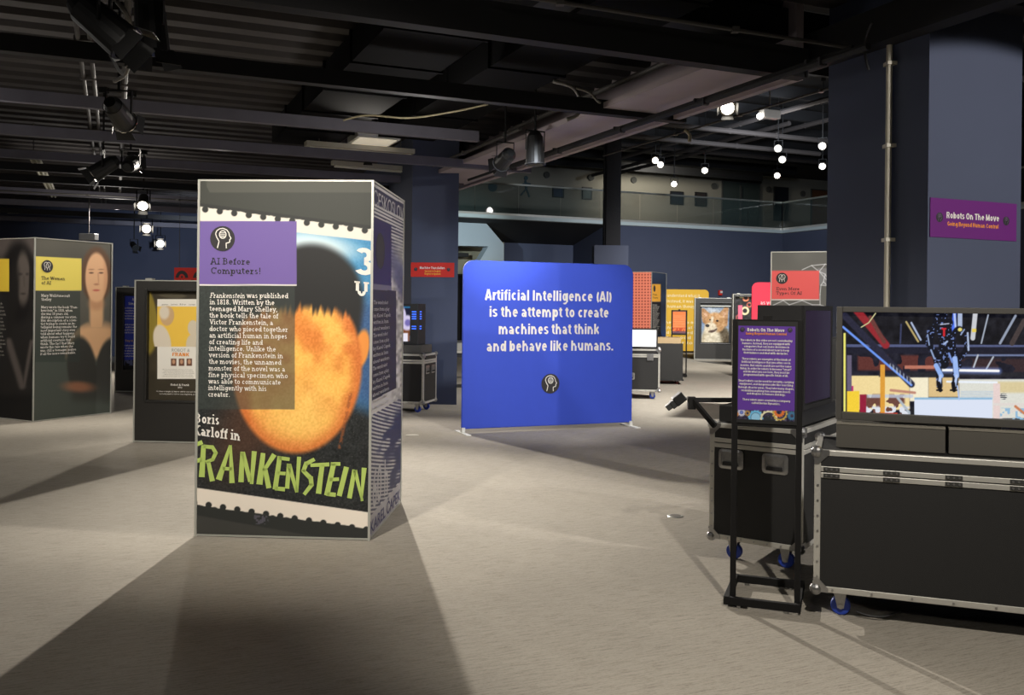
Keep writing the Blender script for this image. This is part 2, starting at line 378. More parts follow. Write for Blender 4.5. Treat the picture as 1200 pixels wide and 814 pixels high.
# slab-serif lettering: every glyph is strokes (s), arcs (a: cx,cy,rx,ry,from,to) and serifs (f: x,y,half width)
X = .68
GL = {
 'a': (.74, [('a', .30, .44, .23, .24, 155, 0), ('s', (.53, .46), (.53, 0)), ('a', .30, .20, .23, .20, 0, 360), ('f', .60, 0, .12)]),
 'b': (.78, [('s', (.16, 1), (.16, 0)), ('f', .09, 1, .13), ('a', .42, .34, .27, .34, 0, 360)]),
 'c': (.70, [('a', .37, .34, .29, .34, 45, 315)]),
 'd': (.80, [('a', .36, .34, .27, .34, 0, 360), ('s', (.63, 1), (.63, 0)), ('f', .56, 1, .13), ('f', .70, 0, .13)]),
 'e': (.74, [('a', .37, .34, .29, .34, 0, 315), ('s', (.10, .36), (.66, .36))]),
 'f': (.50, [('s', (.22, 0), (.22, .8)), ('a', .40, .8, .18, .2, 180, 50), ('s', (.04, X), (.44, X)), ('f', .22, 0, .2)]),
 'g': (.80, [('a', .36, .34, .27, .34, 0, 360), ('s', (.63, X), (.63, -.1)), ('a', .37, -.1, .26, .2, 0, -150), ('f', .70, X, .13)]),
 'h': (.84, [('s', (.18, 1), (.18, 0)), ('a', .40, .42, .22, .26, 180, 0), ('s', (.62, .42), (.62, 0)), ('f', .11, 1, .13), ('f', .18, 0, .17), ('f', .64, 0, .17)]),
 'i': (.42, [('s', (.20, X), (.20, 0)), ('f', .14, X, .13), ('f', .20, 0, .2), ('s', (.20, 1.0), (.20, .86))]),
 'k': (.82, [('s', (.18, 1), (.18, 0)), ('s', (.20, .26), (.60, .64)), ('s', (.34, .4), (.64, .04)), ('f', .11, 1, .13), ('f', .18, 0, .17), ('f', .62, X, .16), ('f', .66, 0, .15)]),
 'l': (.42, [('s', (.20, 1), (.20, 0)), ('f', .13, 1, .13), ('f', .20, 0, .2)]),
 'm': (1.22, [('s', (.18, X), (.18, 0)), ('a', .37, .42, .19, .26, 180, 0), ('s', (.56, .42), (.56, 0)), ('a', .78, .42, .21, .26, 180, 0), ('s', (.99, .42), (.99, 0)), ('f', .11, X, .13), ('f', .18, 0, .16), ('f', .57, 0, .15), ('f', 1.01, 0, .16)]),
 'n': (.84, [('s', (.18, X), (.18, 0)), ('a', .40, .42, .22, .26, 180, 0), ('s', (.62, .42), (.62, 0)), ('f', .11, X, .13), ('f', .18, 0, .17), ('f', .64, 0, .17)]),
 'o': (.76, [('a', .38, .34, .30, .34, 0, 360)]),
 'p': (.80, [('s', (.18, X), (.18, -.3)), ('f', .11, X, .13), ('f', .18, -.3, .2), ('a', .44, .34, .27, .34, 0, 360)]),
 'r': (.62, [('s', (.20, X), (.20, 0)), ('a', .44, .38, .24, .28, 180, 60), ('f', .13, X, .13), ('f', .22, 0, .21)]),
 's': (.62, [('a', .30, .50, .22, .18, 35, 270), ('a', .30, .17, .23, .18, 90, -145)]),
 't': (.50, [('s', (.20, .92), (.20, .16)), ('a', .36, .18, .16, .18, 180, 320), ('s', (.02, X), (.44, X))]),
 'u': (.84, [('s', (.18, X), (.18, .26)), ('a', .39, .26, .21, .26, 180, 360), ('s', (.62, X), (.62, 0)), ('f', .11, X, .13), ('f', .55, X, .13), ('f', .70, 0, .13)]),
 'v': (.78, [('s', (.12, X), (.39, 0)), ('s', (.39, 0), (.66, X)), ('f', .14, X, .16), ('f', .64, X, .16)]),
 'w': (1.10, [('s', (.12, X), (.32, 0)), ('s', (.32, 0), (.55, X)), ('s', (.55, X), (.78, 0)), ('s', (.78, 0), (.98, X)), ('f', .13, X, .15), ('f', .97, X, .15)]),
 'y': (.78, [('s', (.12, X), (.40, .04)), ('s', (.66, X), (.30, -.28)), ('f', .14, X, .16), ('f', .64, X, .16), ('s', (.12, -.26), (.32, -.26))]),
 'A': (1.0, [('s', (.14, 0), (.46, 1)), ('s', (.54, 1), (.86, 0)), ('s', (.28, .36), (.72, .36)), ('f', .15, 0, .17), ('f', .85, 0, .17), ('f', .42, 1, .17)]),
 'B': (.90, [('s', (.20, 1), (.20, 0)), ('f', .18, 1, .18), ('f', .18, 0, .18), ('s', (.2, .94), (.5, .94)), ('s', (.2, .53), (.5, .53)), ('s', (.2, .06), (.5, .06)), ('a', .52, .735, .2, .205, 90, -90), ('a', .54, .295, .24, .235, 90, -90)]),
 'C': (.96, [('a', .50, .5, .40, .5, 45, 315), ('s', (.82, 1), (.82, .7))]),
 'E': (.88, [('s', (.22, 1), (.22, 0)), ('s', (.04, .94), (.76, .94)), ('s', (.22, .52), (.58, .52)), ('s', (.04, .06), (.78, .06)), ('s', (.75, .72), (.75, 1)), ('s', (.77, 0), (.77, .3))]),
 'F': (.84, [('s', (.22, 1), (.22, 0)), ('s', (.04, .94), (.76, .94)), ('s', (.22, .5), (.56, .5)), ('s', (.75, .7), (.75, 1)), ('f', .22, 0, .2)]),
 'H': (1.02, [('s', (.20, 1), (.20, 0)), ('s', (.80, 1), (.80, 0)), ('s', (.2, .52), (.8, .52)), ('f', .2, 1, .18), ('f', .2, 0, .18), ('f', .8, 1, .18), ('f', .8, 0, .18)]),
 'I': (.50, [('s', (.25, 1), (.25, 0)), ('f', .25, 1, .22), ('f', .25, 0, .22)]),
 'K': (.98, [('s', (.20, 1), (.20, 0)), ('s', (.24, .4), (.74, .96)), ('s', (.40, .58), (.80, .04)), ('f', .2, 1, .18), ('f', .2, 0, .18), ('f', .76, 1, .18), ('f', .82, 0, .17)]),
 'M': (1.20, [('s', (.20, 0), (.22, 1)), ('s', (.24, 1), (.60, .12)), ('s', (.60, .12), (.96, 1)), ('s', (.98, 1), (1.0, 0)), ('f', .15, 1, .14), ('f', 1.05, 1, .14), ('f', .2, 0, .18), ('f', 1.0, 0, .18)]),
 'O': (1.0, [('a', .50, .5, .42, .5, 0, 360)]),
 'S': (.80, [('a', .40, .73, .29, .25, 30, 270), ('a', .40, .25, .30, .25, 90, -150)]),
 'T': (.90, [('s', (.45, 1), (.45, 0)), ('s', (.06, .94), (.84, .94)), ('s', (.09, .7), (.09, 1)), ('s', (.81, .7), (.81, 1)), ('f', .45, 0, .2)]),
 'U': (1.0, [('s', (.22, 1), (.22, .34)), ('a', .50, .34, .28, .34, 180, 360), ('s', (.78, 1), (.78, .34)), ('f', .2, 1, .18), ('f', .8, 1, .18)]),
 'V': (.96, [('s', (.14, 1), (.48, 0)), ('s', (.48, 0), (.82, 1)), ('f', .16, 1, .17), ('f', .80, 1, .17)]),
 'W': (1.36, [('s', (.14, 1), (.40, 0)), ('s', (.40, 0), (.68, 1)), ('s', (.68, 1), (.96, 0)), ('s', (.96, 0), (1.22, 1)), ('f', .16, 1, .17), ('f', 1.20, 1, .17)]),
 '1': (.60, [('s', (.30, 1), (.30, 0)), ('s', (.30, .96), (.08, .82)), ('f', .30, 0, .2)]),
 '8': (.76, [('a', .38, .75, .25, .25, 0, 360), ('a', .38, .26, .30, .26, 0, 360)]),
 '.': (.34, [('s', (.17, .15), (.17, 0))]), ',': (.34, [('s', (.19, .15), (.13, -.14))]), '!': (.36, [('s', (.18, 1), (.18, .3)), ('s', (.18, .15), (.18, 0))]),
 '"': (.5, [('s', (.14, 1), (.14, .68)), ('s', (.34, 1), (.34, .68))]), '-': (.44, [('s', (.06, .36), (.38, .36))]), ' ': (.36, []),
}
HV = {
 'r': (.50, [('s', (.18, X), (.18, 0)), ('a', .42, .34, .25, .34, 165, 75)]), 't': (.46, [('s', (.22, .9), (.22, .14)), ('a', .40, .18, .25, .18, 180, 290), ('s', (.03, .63), (.42, .63))]), 'f': (.46, [('s', (.22, 0), (.22, .8)), ('a', .40, .78, .25, .22, 180, 80), ('s', (.03, .63), (.42, .63))]),
 'i': (.36, [('s', (.18, X), (.18, 0)), ('s', (.18, 1.0), (.18, .82))]), 'l': (.36, [('s', (.18, 1), (.18, 0))]), 'I': (.38, [('s', (.19, 1), (.19, 0))]),
 'A': (.84, [('s', (.12, 0), (.40, 1)), ('s', (.44, 1), (.72, 0)), ('s', (.24, .27), (.60, .27))]),
 'C': (.86, [('a', .44, .5, .37, .5, 40, 320)]), 'E': (.70, [('s', (.18, 1), (.18, 0)), ('s', (.18, .91), (.62, .91)), ('s', (.18, .52), (.58, .52)), ('s', (.18, .09), (.64, .09))]),
 'F': (.66, [('s', (.18, 1), (.18, 0)), ('s', (.18, .91), (.62, .91)), ('s', (.18, .5), (.56, .5))]), 'T': (.74, [('s', (.37, 1), (.37, 0)), ('s', (.03, .91), (.71, .91))]),
 'G': (.90, [('a', .44, .5, .37, .5, 40, 320), ('s', (.70, .46), (.70, .06)), ('s', (.46, .44), (.72, .44))]),
 'R': (.84, [('s', (.18, 1), (.18, 0)), ('s', (.18, .91), (.46, .91)), ('s', (.18, .48), (.46, .48)), ('a', .44, .70, .32, .30, 90, -90), ('s', (.48, .46), (.66, 0))]),
 'H': (.86, [('s', (.18, 1), (.18, 0)), ('s', (.66, 1), (.66, 0)), ('s', (.18, .52), (.66, .52))]), 'U': (.86, [('s', (.18, 1), (.18, .34)), ('a', .42, .34, .355, .34, 180, 360), ('s', (.66, 1), (.66, .34))]),
 'B': (.82, [('s', (.18, 1), (.18, 0)), ('s', (.18, .91), (.46, .91)), ('s', (.18, .52), (.46, .52)), ('s', (.18, .09), (.46, .09)), ('a', .42, .74, .32, .26, 90, -90), ('a', .42, .28, .36, .28, 90, -90)]),
 'D': (.86, [('s', (.18, 1), (.18, 0)), ('a', .36, .5, .42, .5, 90, -90), ('s', (.18, .91), (.36, .91)), ('s', (.18, .09), (.36, .09))]),
 'S': (.80, [('a', .40, .72, .34, .28, 20, 270), ('a', .40, .28, .36, .28, 90, -160)]), 's': (.66, [('a', .32, .49, .27, .19, 20, 270), ('a', .32, .19, .28, .19, 90, -160)]),
 'M': (1.04, [('s', (.18, 0), (.18, 1)), ('s', (.20, 1), (.51, .1)), ('s', (.53, .1), (.84, 1)), ('s', (.86, 1), (.86, 0))]),
 'N': (.86, [('s', (.18, 0), (.18, 1)), ('s', (.18, 1), (.66, 0)), ('s', (.66, 0), (.66, 1))]), 'K': (.86, [('s', (.18, 1), (.18, 0)), ('s', (.24, .40), (.68, 1)), ('s', (.36, .6), (.70, 0))]),
 'P': (.80, [('s', (.18, 1), (.18, 0)), ('s', (.18, .91), (.46, .91)), ('s', (.18, .44), (.46, .44)), ('a', .42, .68, .34, .32, 90, -90)]), 'O': (.92, [('a', .46, .5, .40, .5, 0, 360)]),
 'y': (.72, [('s', (.10, X), (.38, .02)), ('s', (.64, X), (.28, -.28))]), 'x': (.70, [('s', (.1, X), (.6, 0)), ('s', (.6, X), (.1, 0))]), 'j': (.36, [('s', (.18, X), (.18, -.2)), ('s', (.18, 1.0), (.18, .82))]),
 'q': (.78, [('a', .36, .34, .30, .34, 0, 360), ('s', (.60, X), (.60, -.28))]), '(': (.44, [('a', .50, .42, .38, .66, 122, 238)]), ')': (.44, [('a', -.06, .42, .38, .66, 58, -58)]), '&': (.9, [('a', .38, .76, .22, .24, 0, 360), ('a', .38, .28, .32, .28, 40, 330), ('s', (.3, .6), (.8, 0))]),
 '2': (.74, [('a', .36, .70, .30, .30, 170, -40), ('s', (.58, .5), (.12, .06)), ('s', (.08, .09), (.66, .09))]), '0': (.76, [('a', .38, .5, .33, .5, 0, 360)]), '1': (.56, [('s', (.34, 1), (.34, 0)), ('s', (.1, .8), (.34, .92))]), '3': (.74, [('a', .36, .74, .30, .26, 150, -90), ('a', .36, .27, .33, .27, 90, -150)]), ':': (.34, [('s', (.17, .18), (.17, 0)), ('s', (.17, .68), (.17, .5))]),
}
def heavy_text(text, wv=.30, wh=.175):
    P = []; x = 0.0; K = 1.4; ym = lambda y: y * 1.12 if y <= X else .762 + (y - X) * .744
    for ch in text:
        adv, items = HV.get(ch) or GL.get(ch, GL['n'])
        if ch == ' ': adv = .30
        low = ch.islower(); f = ym if low else (lambda y: y)
        for it in items:
            if it[0] == 'f': continue
            if it[0] == 's':
                a = (x + it[1][0] * K, f(it[1][1])); b = (x + it[2][0] * K, f(it[2][1])); dx, dy = b[0] - a[0], b[1] - a[1]
                L = math.hypot(dx, dy); w = math.hypot(wv * dy, wh * dx) / L
                if ch in '.,:' or (ch in 'ij' and a[1] > .9): w = wv
                P.append(seg(a, b, w))
            else:
                _, cx, cy, rx, ry, a0, a1 = it; n = max(4, int(abs(a1 - a0) / 24)); cx *= K; rx *= K
                if low: cy = f(cy) if cy <= X else f(cy); ry *= 1.1 if cy < .7 else .9
                w1 = min(wv, rx * .82); w2 = min(wh, ry * .62)
                pts = [(a0 + (a1 - a0) * i / n) * PI / 180 for i in range(n + 1)]
                for t0, t1 in zip(pts, pts[1:]):
                    P.append([(x + cx + rx * math.cos(t0), cy + ry * math.sin(t0)), (x + cx + rx * math.cos(t1), cy + ry * math.sin(t1)),
                              (x + cx + (rx - w1) * math.cos(t1), cy + (ry - w2) * math.sin(t1)), (x + cx + (rx - w1) * math.cos(t0), cy + (ry - w2) * math.sin(t0))])
        x += adv * K
    return P, x
def slab_text(text, w=.15):
    P = []; x = 0.0
    for ch in text:
        adv, items = GL.get(ch, GL['n'])
        for it in items:
            if it[0] == 's': P.append(seg((x + it[1][0], it[1][1]), (x + it[2][0], it[2][1]), w))
            elif it[0] == 'f':
                y = it[2]; y = y - .06 if y > .5 else y + .06
                P.append(seg((x + it[1] - it[3], y), (x + it[1] + it[3], y), .12))
            else:
                _, cx, cy, rx, ry, a0, a1 = it; n = max(4, int(abs(a1 - a0) / 30)); h = w / 2
                pts = [(a0 + (a1 - a0) * i / n) * PI / 180 for i in range(n + 1)]
                for t0, t1 in zip(pts, pts[1:]):
                    P.append([(x + cx + rx * math.cos(t0), cy + ry * math.sin(t0)), (x + cx + rx * math.cos(t1), cy + ry * math.sin(t1)),
                              (x + cx + (rx - w) * math.cos(t1), cy + (ry - w * .85) * math.sin(t1)), (x + cx + (rx - w) * math.cos(t0), cy + (ry - w * .85) * math.sin(t0))])
        x += adv
    return P, x

# ------------------------------------------------------------------ numpy picture helpers
def sst(a, b, x):
    t = np.clip((x - a) / (b - a), 0, 1); return t * t * (3 - 2 * t)
def mixc(img, col, m):
    return img * (1 - m[..., None]) + np.array(col, float) * m[..., None]
def ell(x, y, cx, cy, rx, ry, rot=0, soft=.08):
    c, s = math.cos(rot), math.sin(rot); dx, dy = x - cx, y - cy
    r = np.sqrt(((dx * c + dy * s) / rx) ** 2 + ((-dx * s + dy * c) / ry) ** 2)
    return 1 - sst(1 - soft, 1 + soft, r)
def rct(x, y, x0, x1, y0, y1, s=.4):
    return sst(x0 - s, x0 + s, x) * (1 - sst(x1 - s, x1 + s, x)) * sst(y0 - s, y0 + s, y) * (1 - sst(y1 - s, y1 + s, y))
def lin_(x, y, a, b, w, s=.5):
    a = np.array(a, float); b = np.array(b, float); d = b - a; L = d @ d
    t = np.clip(((x - a[0]) * d[0] + (y - a[1]) * d[1]) / L, 0, 1)
    r = np.hypot(x - a[0] - t * d[0], y - a[1] - t * d[1]); return 1 - sst(w / 2 - s, w / 2 + s, r)
def vn(x, y, sc, seed=0):
    x = x / sc + 37 * seed; y = y / sc + 91 * seed
    xi, yi = np.floor(x), np.floor(y); fx, fy = x - xi, y - yi; fx = fx * fx * (3 - 2 * fx); fy = fy * fy * (3 - 2 * fy)
    h = lambda a, b: np.mod(np.sin(a * 127.1 + b * 311.7 + seed * 17.3) * 43758.5453, 1.0)
    return (h(xi, yi) * (1 - fx) + h(xi + 1, yi) * fx) * (1 - fy) + (h(xi, yi + 1) * (1 - fx) + h(xi + 1, yi + 1) * fx) * fy
def base(x, col): return np.ones(x.shape + (3,)) * np.array(col, float)
PRINT = paint_mat('printed_graphic'); GLOSSP = paint_mat('glossy_print', .35, 0, .5)

# ================================================================== the hall
# floor
mb = MB(); mb.face([(-32, -10, 0), (42, -10, 0), (42, 62, 0), (-32, 62, 0)])
struct(mb.build('floor', carpet_mat()))

def wallquad(name, p, q, z0, z1, m, t=.2, side=1):
    """vertical wall between two ground points, thickness t behind it"""
    p = np.array([p[0], p[1], 0.]); q = np.array([q[0], q[1], 0.]); d = (q - p) / np.linalg.norm(q - p); n = np.array([-d[1], d[0], 0]) * side * t
    m_ = MB(); a, b, c, e = p, q, q + n, p + n
    m_.prism([tuple(v[:2]) for v in (a, b, c, e)], z0, z1, axis='z')
    return struct(m_.build(name, m))

ZD = 4.4          # underside of the low deck
ZB = 3.70         # underside of the hanging channels
SOF = np.array([1.88, 10.2, 0])           # a point on the edge of the low ceiling; the edge runs along B
def soff(s): return SOF + B * s
# corrugated low ceiling: ribs along A, only left of the edge
mb = MB(); per = .46
for k in range(-26, 60):
    s0 = k * per
    e = soff(s0 - SOF @ B * 0)
    p0 = SOF + B * s0; L = 34
    prof = [(0, ZD + .16), (.10, ZD + .16), (.16, ZD), (.36, ZD), (.42, ZD + .16), (.46, ZD + .16)]
    for (u0, z0), (u1, z1) in zip(prof, prof[1:]):
        a = p0 + B * u0; b = p0 + B * u1
        if a[1] < -14: continue
        mb.face([(*(a[:2]), z0), (*((a - A * L)[:2]), z0), (*((b - A * L)[:2]), z1), (*(b[:2]), z1)])
struct(mb.build('ceiling', CEILM))
# deck continues to the right near the camera (over the flight cases), in front of the big column
mb = MB()
for k in range(-40, -3):
    p0 = SOF + B * (k * per)
    for (u0, z0), (u1, z1) in zip(prof, prof[1:]):
        a = p0 + B * u0; b = p0 + B * u1
        if a[1] < -12 or k * per > -2.1: continue
        mb.face([(*((a + A * 20)[:2]), z0), (*(a[:2]), z0), (*(b[:2]), z1), (*((b + A * 20)[:2]), z1)])
struct(mb.build('ceiling', CEILM))

# pale soffit band along the edge of the low ceiling
mb = MB()
for s0, s1 in ((-1.9, 22),):
    for w0, w1, z0, z1 in ((-.06, .02, ZB + .02, ZD + .9), (-.95, -.06, ZB + .06, ZB + .12)):
        a, b = soff(s0), soff(s1)
        mb.prism([tuple((q + A * w)[:2]) for q, w in ((a, w0), (a, w1), (b, w1), (b, w0))], z0, z1, axis='z')
struct(mb.build('trim_1', FASC))
# high dark atrium ceiling
mb = MB(); mb.face([(-14, 7.5, 7.95), (34, 7.5, 7.95), (34, 62, 7.95), (-14, 62, 7.95)][::-1]); mb.box(-14, 34, 7.4, 7.6, 4.5, 7.95)
struct(mb.build('ceiling', BEAMD))

# far walls
BW = np.array([4.41, 34.0, 0])            # a point on the balcony front; runs along A
def bal(t, back=0.0): return BW + A * t + B * back
ZL, ZR = 4.72, 5.84
def onwall0(px, py, back):
    d = ray(px, py); o = bal(0, back); return CAM + (np.dot(o - CAM, B) / np.dot(d, B)) * d
wallquad('wall_right', bal(6.9)[:2], (bal(6.9) - B * 37)[:2], 0, ZL - .12, WALLM, side=-1 * -1)
wallquad('wall_balcony', bal(-20, 6.2)[:2], bal(22, 6.2)[:2], ZL - .3, 8.0, mat('corridor_paint', (132, 128, 116), .9))
wallquad('wall_left', (-24, -10), (-24 - 4, 30), 0, 5, WALLM)
wallquad('wall_rear', (42, -10), (-28, -10), 0, 8, WALLM)
wallquad('wall_side', (40, 30), (30, -10), 0, 8, WALLM, side=-1)
# dark wall above the left part of the hall, closing the low ceiling
wallquad('wall_back', bal(-34)[:2], bal(-10)[:2], ZL - .2, 6.0, WALLM)
# balcony slab with pale edge
mb = MB()
pts = [bal(-12), bal(6.9), bal(6.9) - B * 30, bal(6.9) - B * 30 + A * 6, bal(13, 6.4), bal(-12, 6.4)]
mb.prism([tuple(p[:2]) for p in pts], ZL - .12, ZL - .02, axis='z'); struct(mb.build('trim_2', mat('slab_grey', (96, 96, 92), .8)))
mb = MB()
mb.bar((*bal(-12)[:2], ZL - .04), (*bal(6.9)[:2], ZL - .04), .14, .12)
mb.bar((*bal(6.9)[:2], ZL - .04), (*(bal(6.9) - B * 30)[:2], ZL - .04), .14, .12)
struct(mb.build('trim_3', mat('pale_edge', (188, 200, 200), .7)))

# recess under the balcony: sloped dark soffit, set-back wall, pale portal
def tA(px, back=0.0):            # position along the balcony front of the point seen at column px
    o = bal(0, back); k = (px - CX) / FPX
    return (k * o[1] - o[0]) / (A[0] - k * A[1])
ta, tb = tA(500), tA(709)
wallquad('wall_far', bal(tb)[:2], bal(6.9)[:2], 0, ZL - .12, WALLM)
wallquad('wall_far', bal(-34)[:2], bal(ta)[:2], 0, ZL - .12, WALLM)
BK = 2.6; zs = onwall0(650, 286.5, BK)[2]
mb = MB(); S = lambda p, z: (p[0], p[1], z)
mb.face([S(bal(ta, BK), 0), S(bal(tb, BK), 0), S(bal(tb, BK), zs), S(bal(ta, BK), zs)])
mb.face([S(bal(tb), 0), S(bal(tb, BK), 0), S(bal(tb, BK), zs), S(bal(tb), ZL - .12)])
struct(mb.build('wall_recess', COLM))
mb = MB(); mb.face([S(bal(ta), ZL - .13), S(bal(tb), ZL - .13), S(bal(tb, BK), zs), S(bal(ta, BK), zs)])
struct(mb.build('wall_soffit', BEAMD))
def aprism(pts, back, thick):    # outline seen at picture points, standing in a plane parallel to the balcony, with real thickness
    P = [onwall0(x, y, back) for x, y in pts]; m_ = MB(); n = len(P)
    F_ = [tuple(p) for p in P]; Bk = [tuple(p + B * thick) for p in P]
    m_.face(F_); m_.face(Bk[::-1])
    for k in range(n): m_.face([F_[k], Bk[k], Bk[(k + 1) % n], F_[(k + 1) % n]])
    return m_
struct(aprism([(505, 258), (568, 259.5), (590.5, 286), (590.5, 419), (556, 419), (556, 316), (572.5, 288.5), (505, 287)], .5, .5).build('wall_portal', PALE))
mb = MB(); a0_, a1_ = bal(ta, 2.4), bal(tA(590, 2.4), 2.4)
mb.face([S(a0_, 0), S(a1_, 0), S(a1_, zs), S(a0_, zs)]); struct(mb.build('wall_alcove', mat('alcove_paint', (150, 144, 122), .8)))
p = onwall0(537, 298.5, 1.8); t = Thing('ceiling_projector', 'small dark projector hanging in the pale portal left of the blue banner', 'projector', p, PHI)
MB().box(-.2, .35, -.15, .15, -.07, .07).build('projector_body', BLACK, t.o, bevel=.01); MB().cyl((0, 0, .07), (0, 0, ZL - .1 - p[2]), .015, n=8).build('hanger', TUBE, t.o)

# pillar with the red sign
pa = at(480.5, 474, 15.02); pb = at(535, 474, 15.0)
u = np.array([pb[0] - pa[0], 0, 0]); 
mb = MB(); mb.prism([(pa[0], 15.02), (pb[0], 14.98), (pb[0] - .45, 16.2), (pa[0] - .45, 16.2)], 0, ZD, axis='z'); struct(mb.build('wall_pillar', COLM))
wallquad('wall_inner', (pa[0] - .3, 16.1), (pa[0] - 4.2, 27.0), 0, ZD, WALLM, side=-1)

# big square column at the right
c0 = at(1086, 360, 7.5); c0[2] = 0
Lc, Wc = 1.155, 1.08
cq = [c0, c0 + A * Wc, c0 + A * Wc + B * Lc, c0 + B * Lc]
mb = MB(); mb.prism([tuple(p[:2]) for p in cq], 0, 4.7, axis='z'); struct(mb.build('wall_column', COLM))

# black steel column standing on the ledge in front of the balcony
sc0 = at(716.5, 288, 27.0)
mb = MB(); mb.box(sc0[0] - .24, sc0[0] + .24, 26.8, 27.2, 3.4, 7.95); mb.box(sc0[0] - .19, sc0[0] - .15, 26.72, 26.8, 3.4, 7.95)
struct(mb.build('steel_column', mat('fireproofed_steel', (34, 35, 40), .95, bump=.8, nscale=14)))
lg0, lg1 = at(709.5, 287, 27.0), at(735, 288, 27.0)
mb = MB(); mb.box(lg0[0] - .35, lg1[0], 26.7, 27.5, 0, 3.4); struct(mb.build('wall_plinth', COLM))

# balcony: glass railing, corridor doors, pictures
g = bpy.data.materials.new('railing_glass'); g.use_nodes = True; nb = g.node_tree.nodes['Principled BSDF']
nb.inputs['Base Color'].default_value = (.05, .075, .07, 1); nb.inputs['Roughness'].default_value = .02
nb.inputs['Alpha'].default_value = .3; nb.inputs['Specular IOR Level'].default_value = .8
def railing(label, a, b, n):
    a = np.array([a[0], a[1], 0]); b = np.array([b[0], b[1], 0]); d = (b - a) / np.linalg.norm(b - a)
    t = Thing('glass_railing', label, 'railing', (a[0], a[1], ZL), math.atan2(d[1], d[0]), 'balcony glass railings')
    L = np.linalg.norm(b - a)
    MB().bar((0, 0, ZR - ZL), (L, 0, ZR - ZL), .06, .06).build('handrail', mat('brushed_rail', (170, 172, 165), .35, .7), t.o)
    MB().box(0, L, -.03, .03, 0.02, .10).build('base_channel', ALU, t.o)
    for i in range(n):
        MB().box(i * L / n + .012, (i + 1) * L / n - .012, -.008, .008, .1, ZR - ZL - .03).build('glass_pane', g, t.o)
railing('long glass balcony railing above the navy far wall', bal(-9.5), bal(6.85), 10)
railing('short glass railing turning the balcony corner beside the big column', bal(6.9), bal(6.9) - B * 14, 9)
def onwall(px, py, back):       # point of a wall parallel to the balcony
    d = ray(px, py); n = B; o = bal(0, back); return CAM + (np.dot(o - CAM, n) / np.dot(d, n)) * d
def flat_thing(name, label, cat, x0, y0, x1, y1, back, m, dep=.06, fm=None, group=None):
    p, q = onwall(x0, y1, back), onwall(x1, y0, back)
    wd = np.dot(q - p, A); h = q[2] - p[2]
    t = Thing(name, label, cat, p, PHI, group)
    MB().box(0, wd, -dep, -.005, 0, h).build('panel', m, t.o)
    if fm:
        f = MB(); k = .05
        f.box(-k, 0, -dep - .02, -.004, -k, h + k); f.box(wd, wd + k, -dep - .02, -.004, -k, h + k); f.box(0, wd, -dep - .02, -.004, h, h + k); f.box(0, wd, -dep - .02, -.004, -k, 0)
        f.build('frame', fm, t.o)
    return t
DK = mat('dark_picture', (32, 36, 44), .5); BR = mat('brown_door', (96, 60, 38), .6); GD = mat('greenish_glass', (60, 68, 66), .15)
for lab, (x0, y0, x1, y1), m in (
    ('small dark picture on the balcony wall, third from the black steel column', (786, 226, 799, 238), DK),
    ('small dark picture on the balcony wall just left of the black steel column', (683, 221, 692, 232), mat('teal_picture', (30, 58, 60), .5)),
    ('dark blue picture on the balcony wall, left of the teal one', (648, 220, 659, 230), mat('blue_picture', (38, 52, 76), .5)),
    ('square dark picture on the balcony wall behind the glass, right of the wide one', (815, 227, 826, 240), mat('brown_picture', (48, 42, 40), .5)),
    ('tall black picture on the balcony wall left of the brown door', (907, 221, 922, 257), mat('black_picture', (22, 26, 34), .5))):
    flat_thing('picture', lab, 'picture', x0, y0, x1, y1, 6.2, m, fm=BLACK)
for lab, (x0, y0, x1, y1), m in (('dark glazed double door on the balcony wall, its glass catching light', (846, 216, 889, 266), GD), ('brown wooden door at the right end of the balcony wall', (950, 224, 970, 268), BR)):
    t = flat_thing('balcony_door', lab, 'door', x0, y0, x1, y1, 6.2, m, fm=mat('door_frame_grey', (58, 60, 58), .6))
    if m is GD:
        p = t.local(onwall(867, 240, 6.2)); MB().box(p[0] - .05, p[0] + .05, -.1, -.06, 0, 2.0).build('mullion', mat('door_frame_grey', (0, 0, 0)), t.o)
for i, (px, py) in enumerate(((640, 205), (692, 208), (742, 211), (836, 218), (900, 222), (940, 227))):
    p = onwall(px, py, 6.2)
    m_ = MB(); m_.cyl((0, -.005, 0), (0, -.09, 0), .14, n=20); o = m_.build('wall_speaker', mat('speaker_grey', (70, 70, 66), .8)); o.location = p; o.rotation_euler = (0, 0, PHI)
    tag(o, 'round grey wall speaker on the balcony wall, %s counted from the left' % ('first', 'second', 'third', 'fourth', 'fifth', 'sixth')[i], 'speaker', 'round wall speakers on the balcony')
# runner figure and round emblem shapes on the corridor wall
o = MB(); p = onwall(577, 219, 6.2); o.cyl((0, -.01, 0), (0, -.04, 0), .2, n=20); ob = o.build('wall_emblem', mat('teal_emblem', (60, 84, 92), .7)); ob.location = p; ob.rotation_euler = (0, 0, PHI)
tag(ob, 'round grey emblem on the balcony wall at the far left of the glass', 'emblem')
o = MB(); p = onwall(615, 221, 6.2)
for a, b in (((0, .35), (.05, .0)), ((.05, 0), (-.2, -.3)), ((.05, 0), (.2, -.35)), ((0, .25), (-.25, .1)), ((0, .25), (.25, .2))): o.bar((a[0], -.03, a[1]), (b[0], -.03, b[1]), .09, .05)
o.cyl((.03, -.01, .45), (.03, -.06, .45), .09); ob = o.build('wall_silhouette', mat('teal_emblem', (0, 0, 0))); ob.location = p; ob.rotation_euler = (0, 0, PHI)
tag(ob, 'dark running figure silhouette on the balcony wall', 'wall decoration')

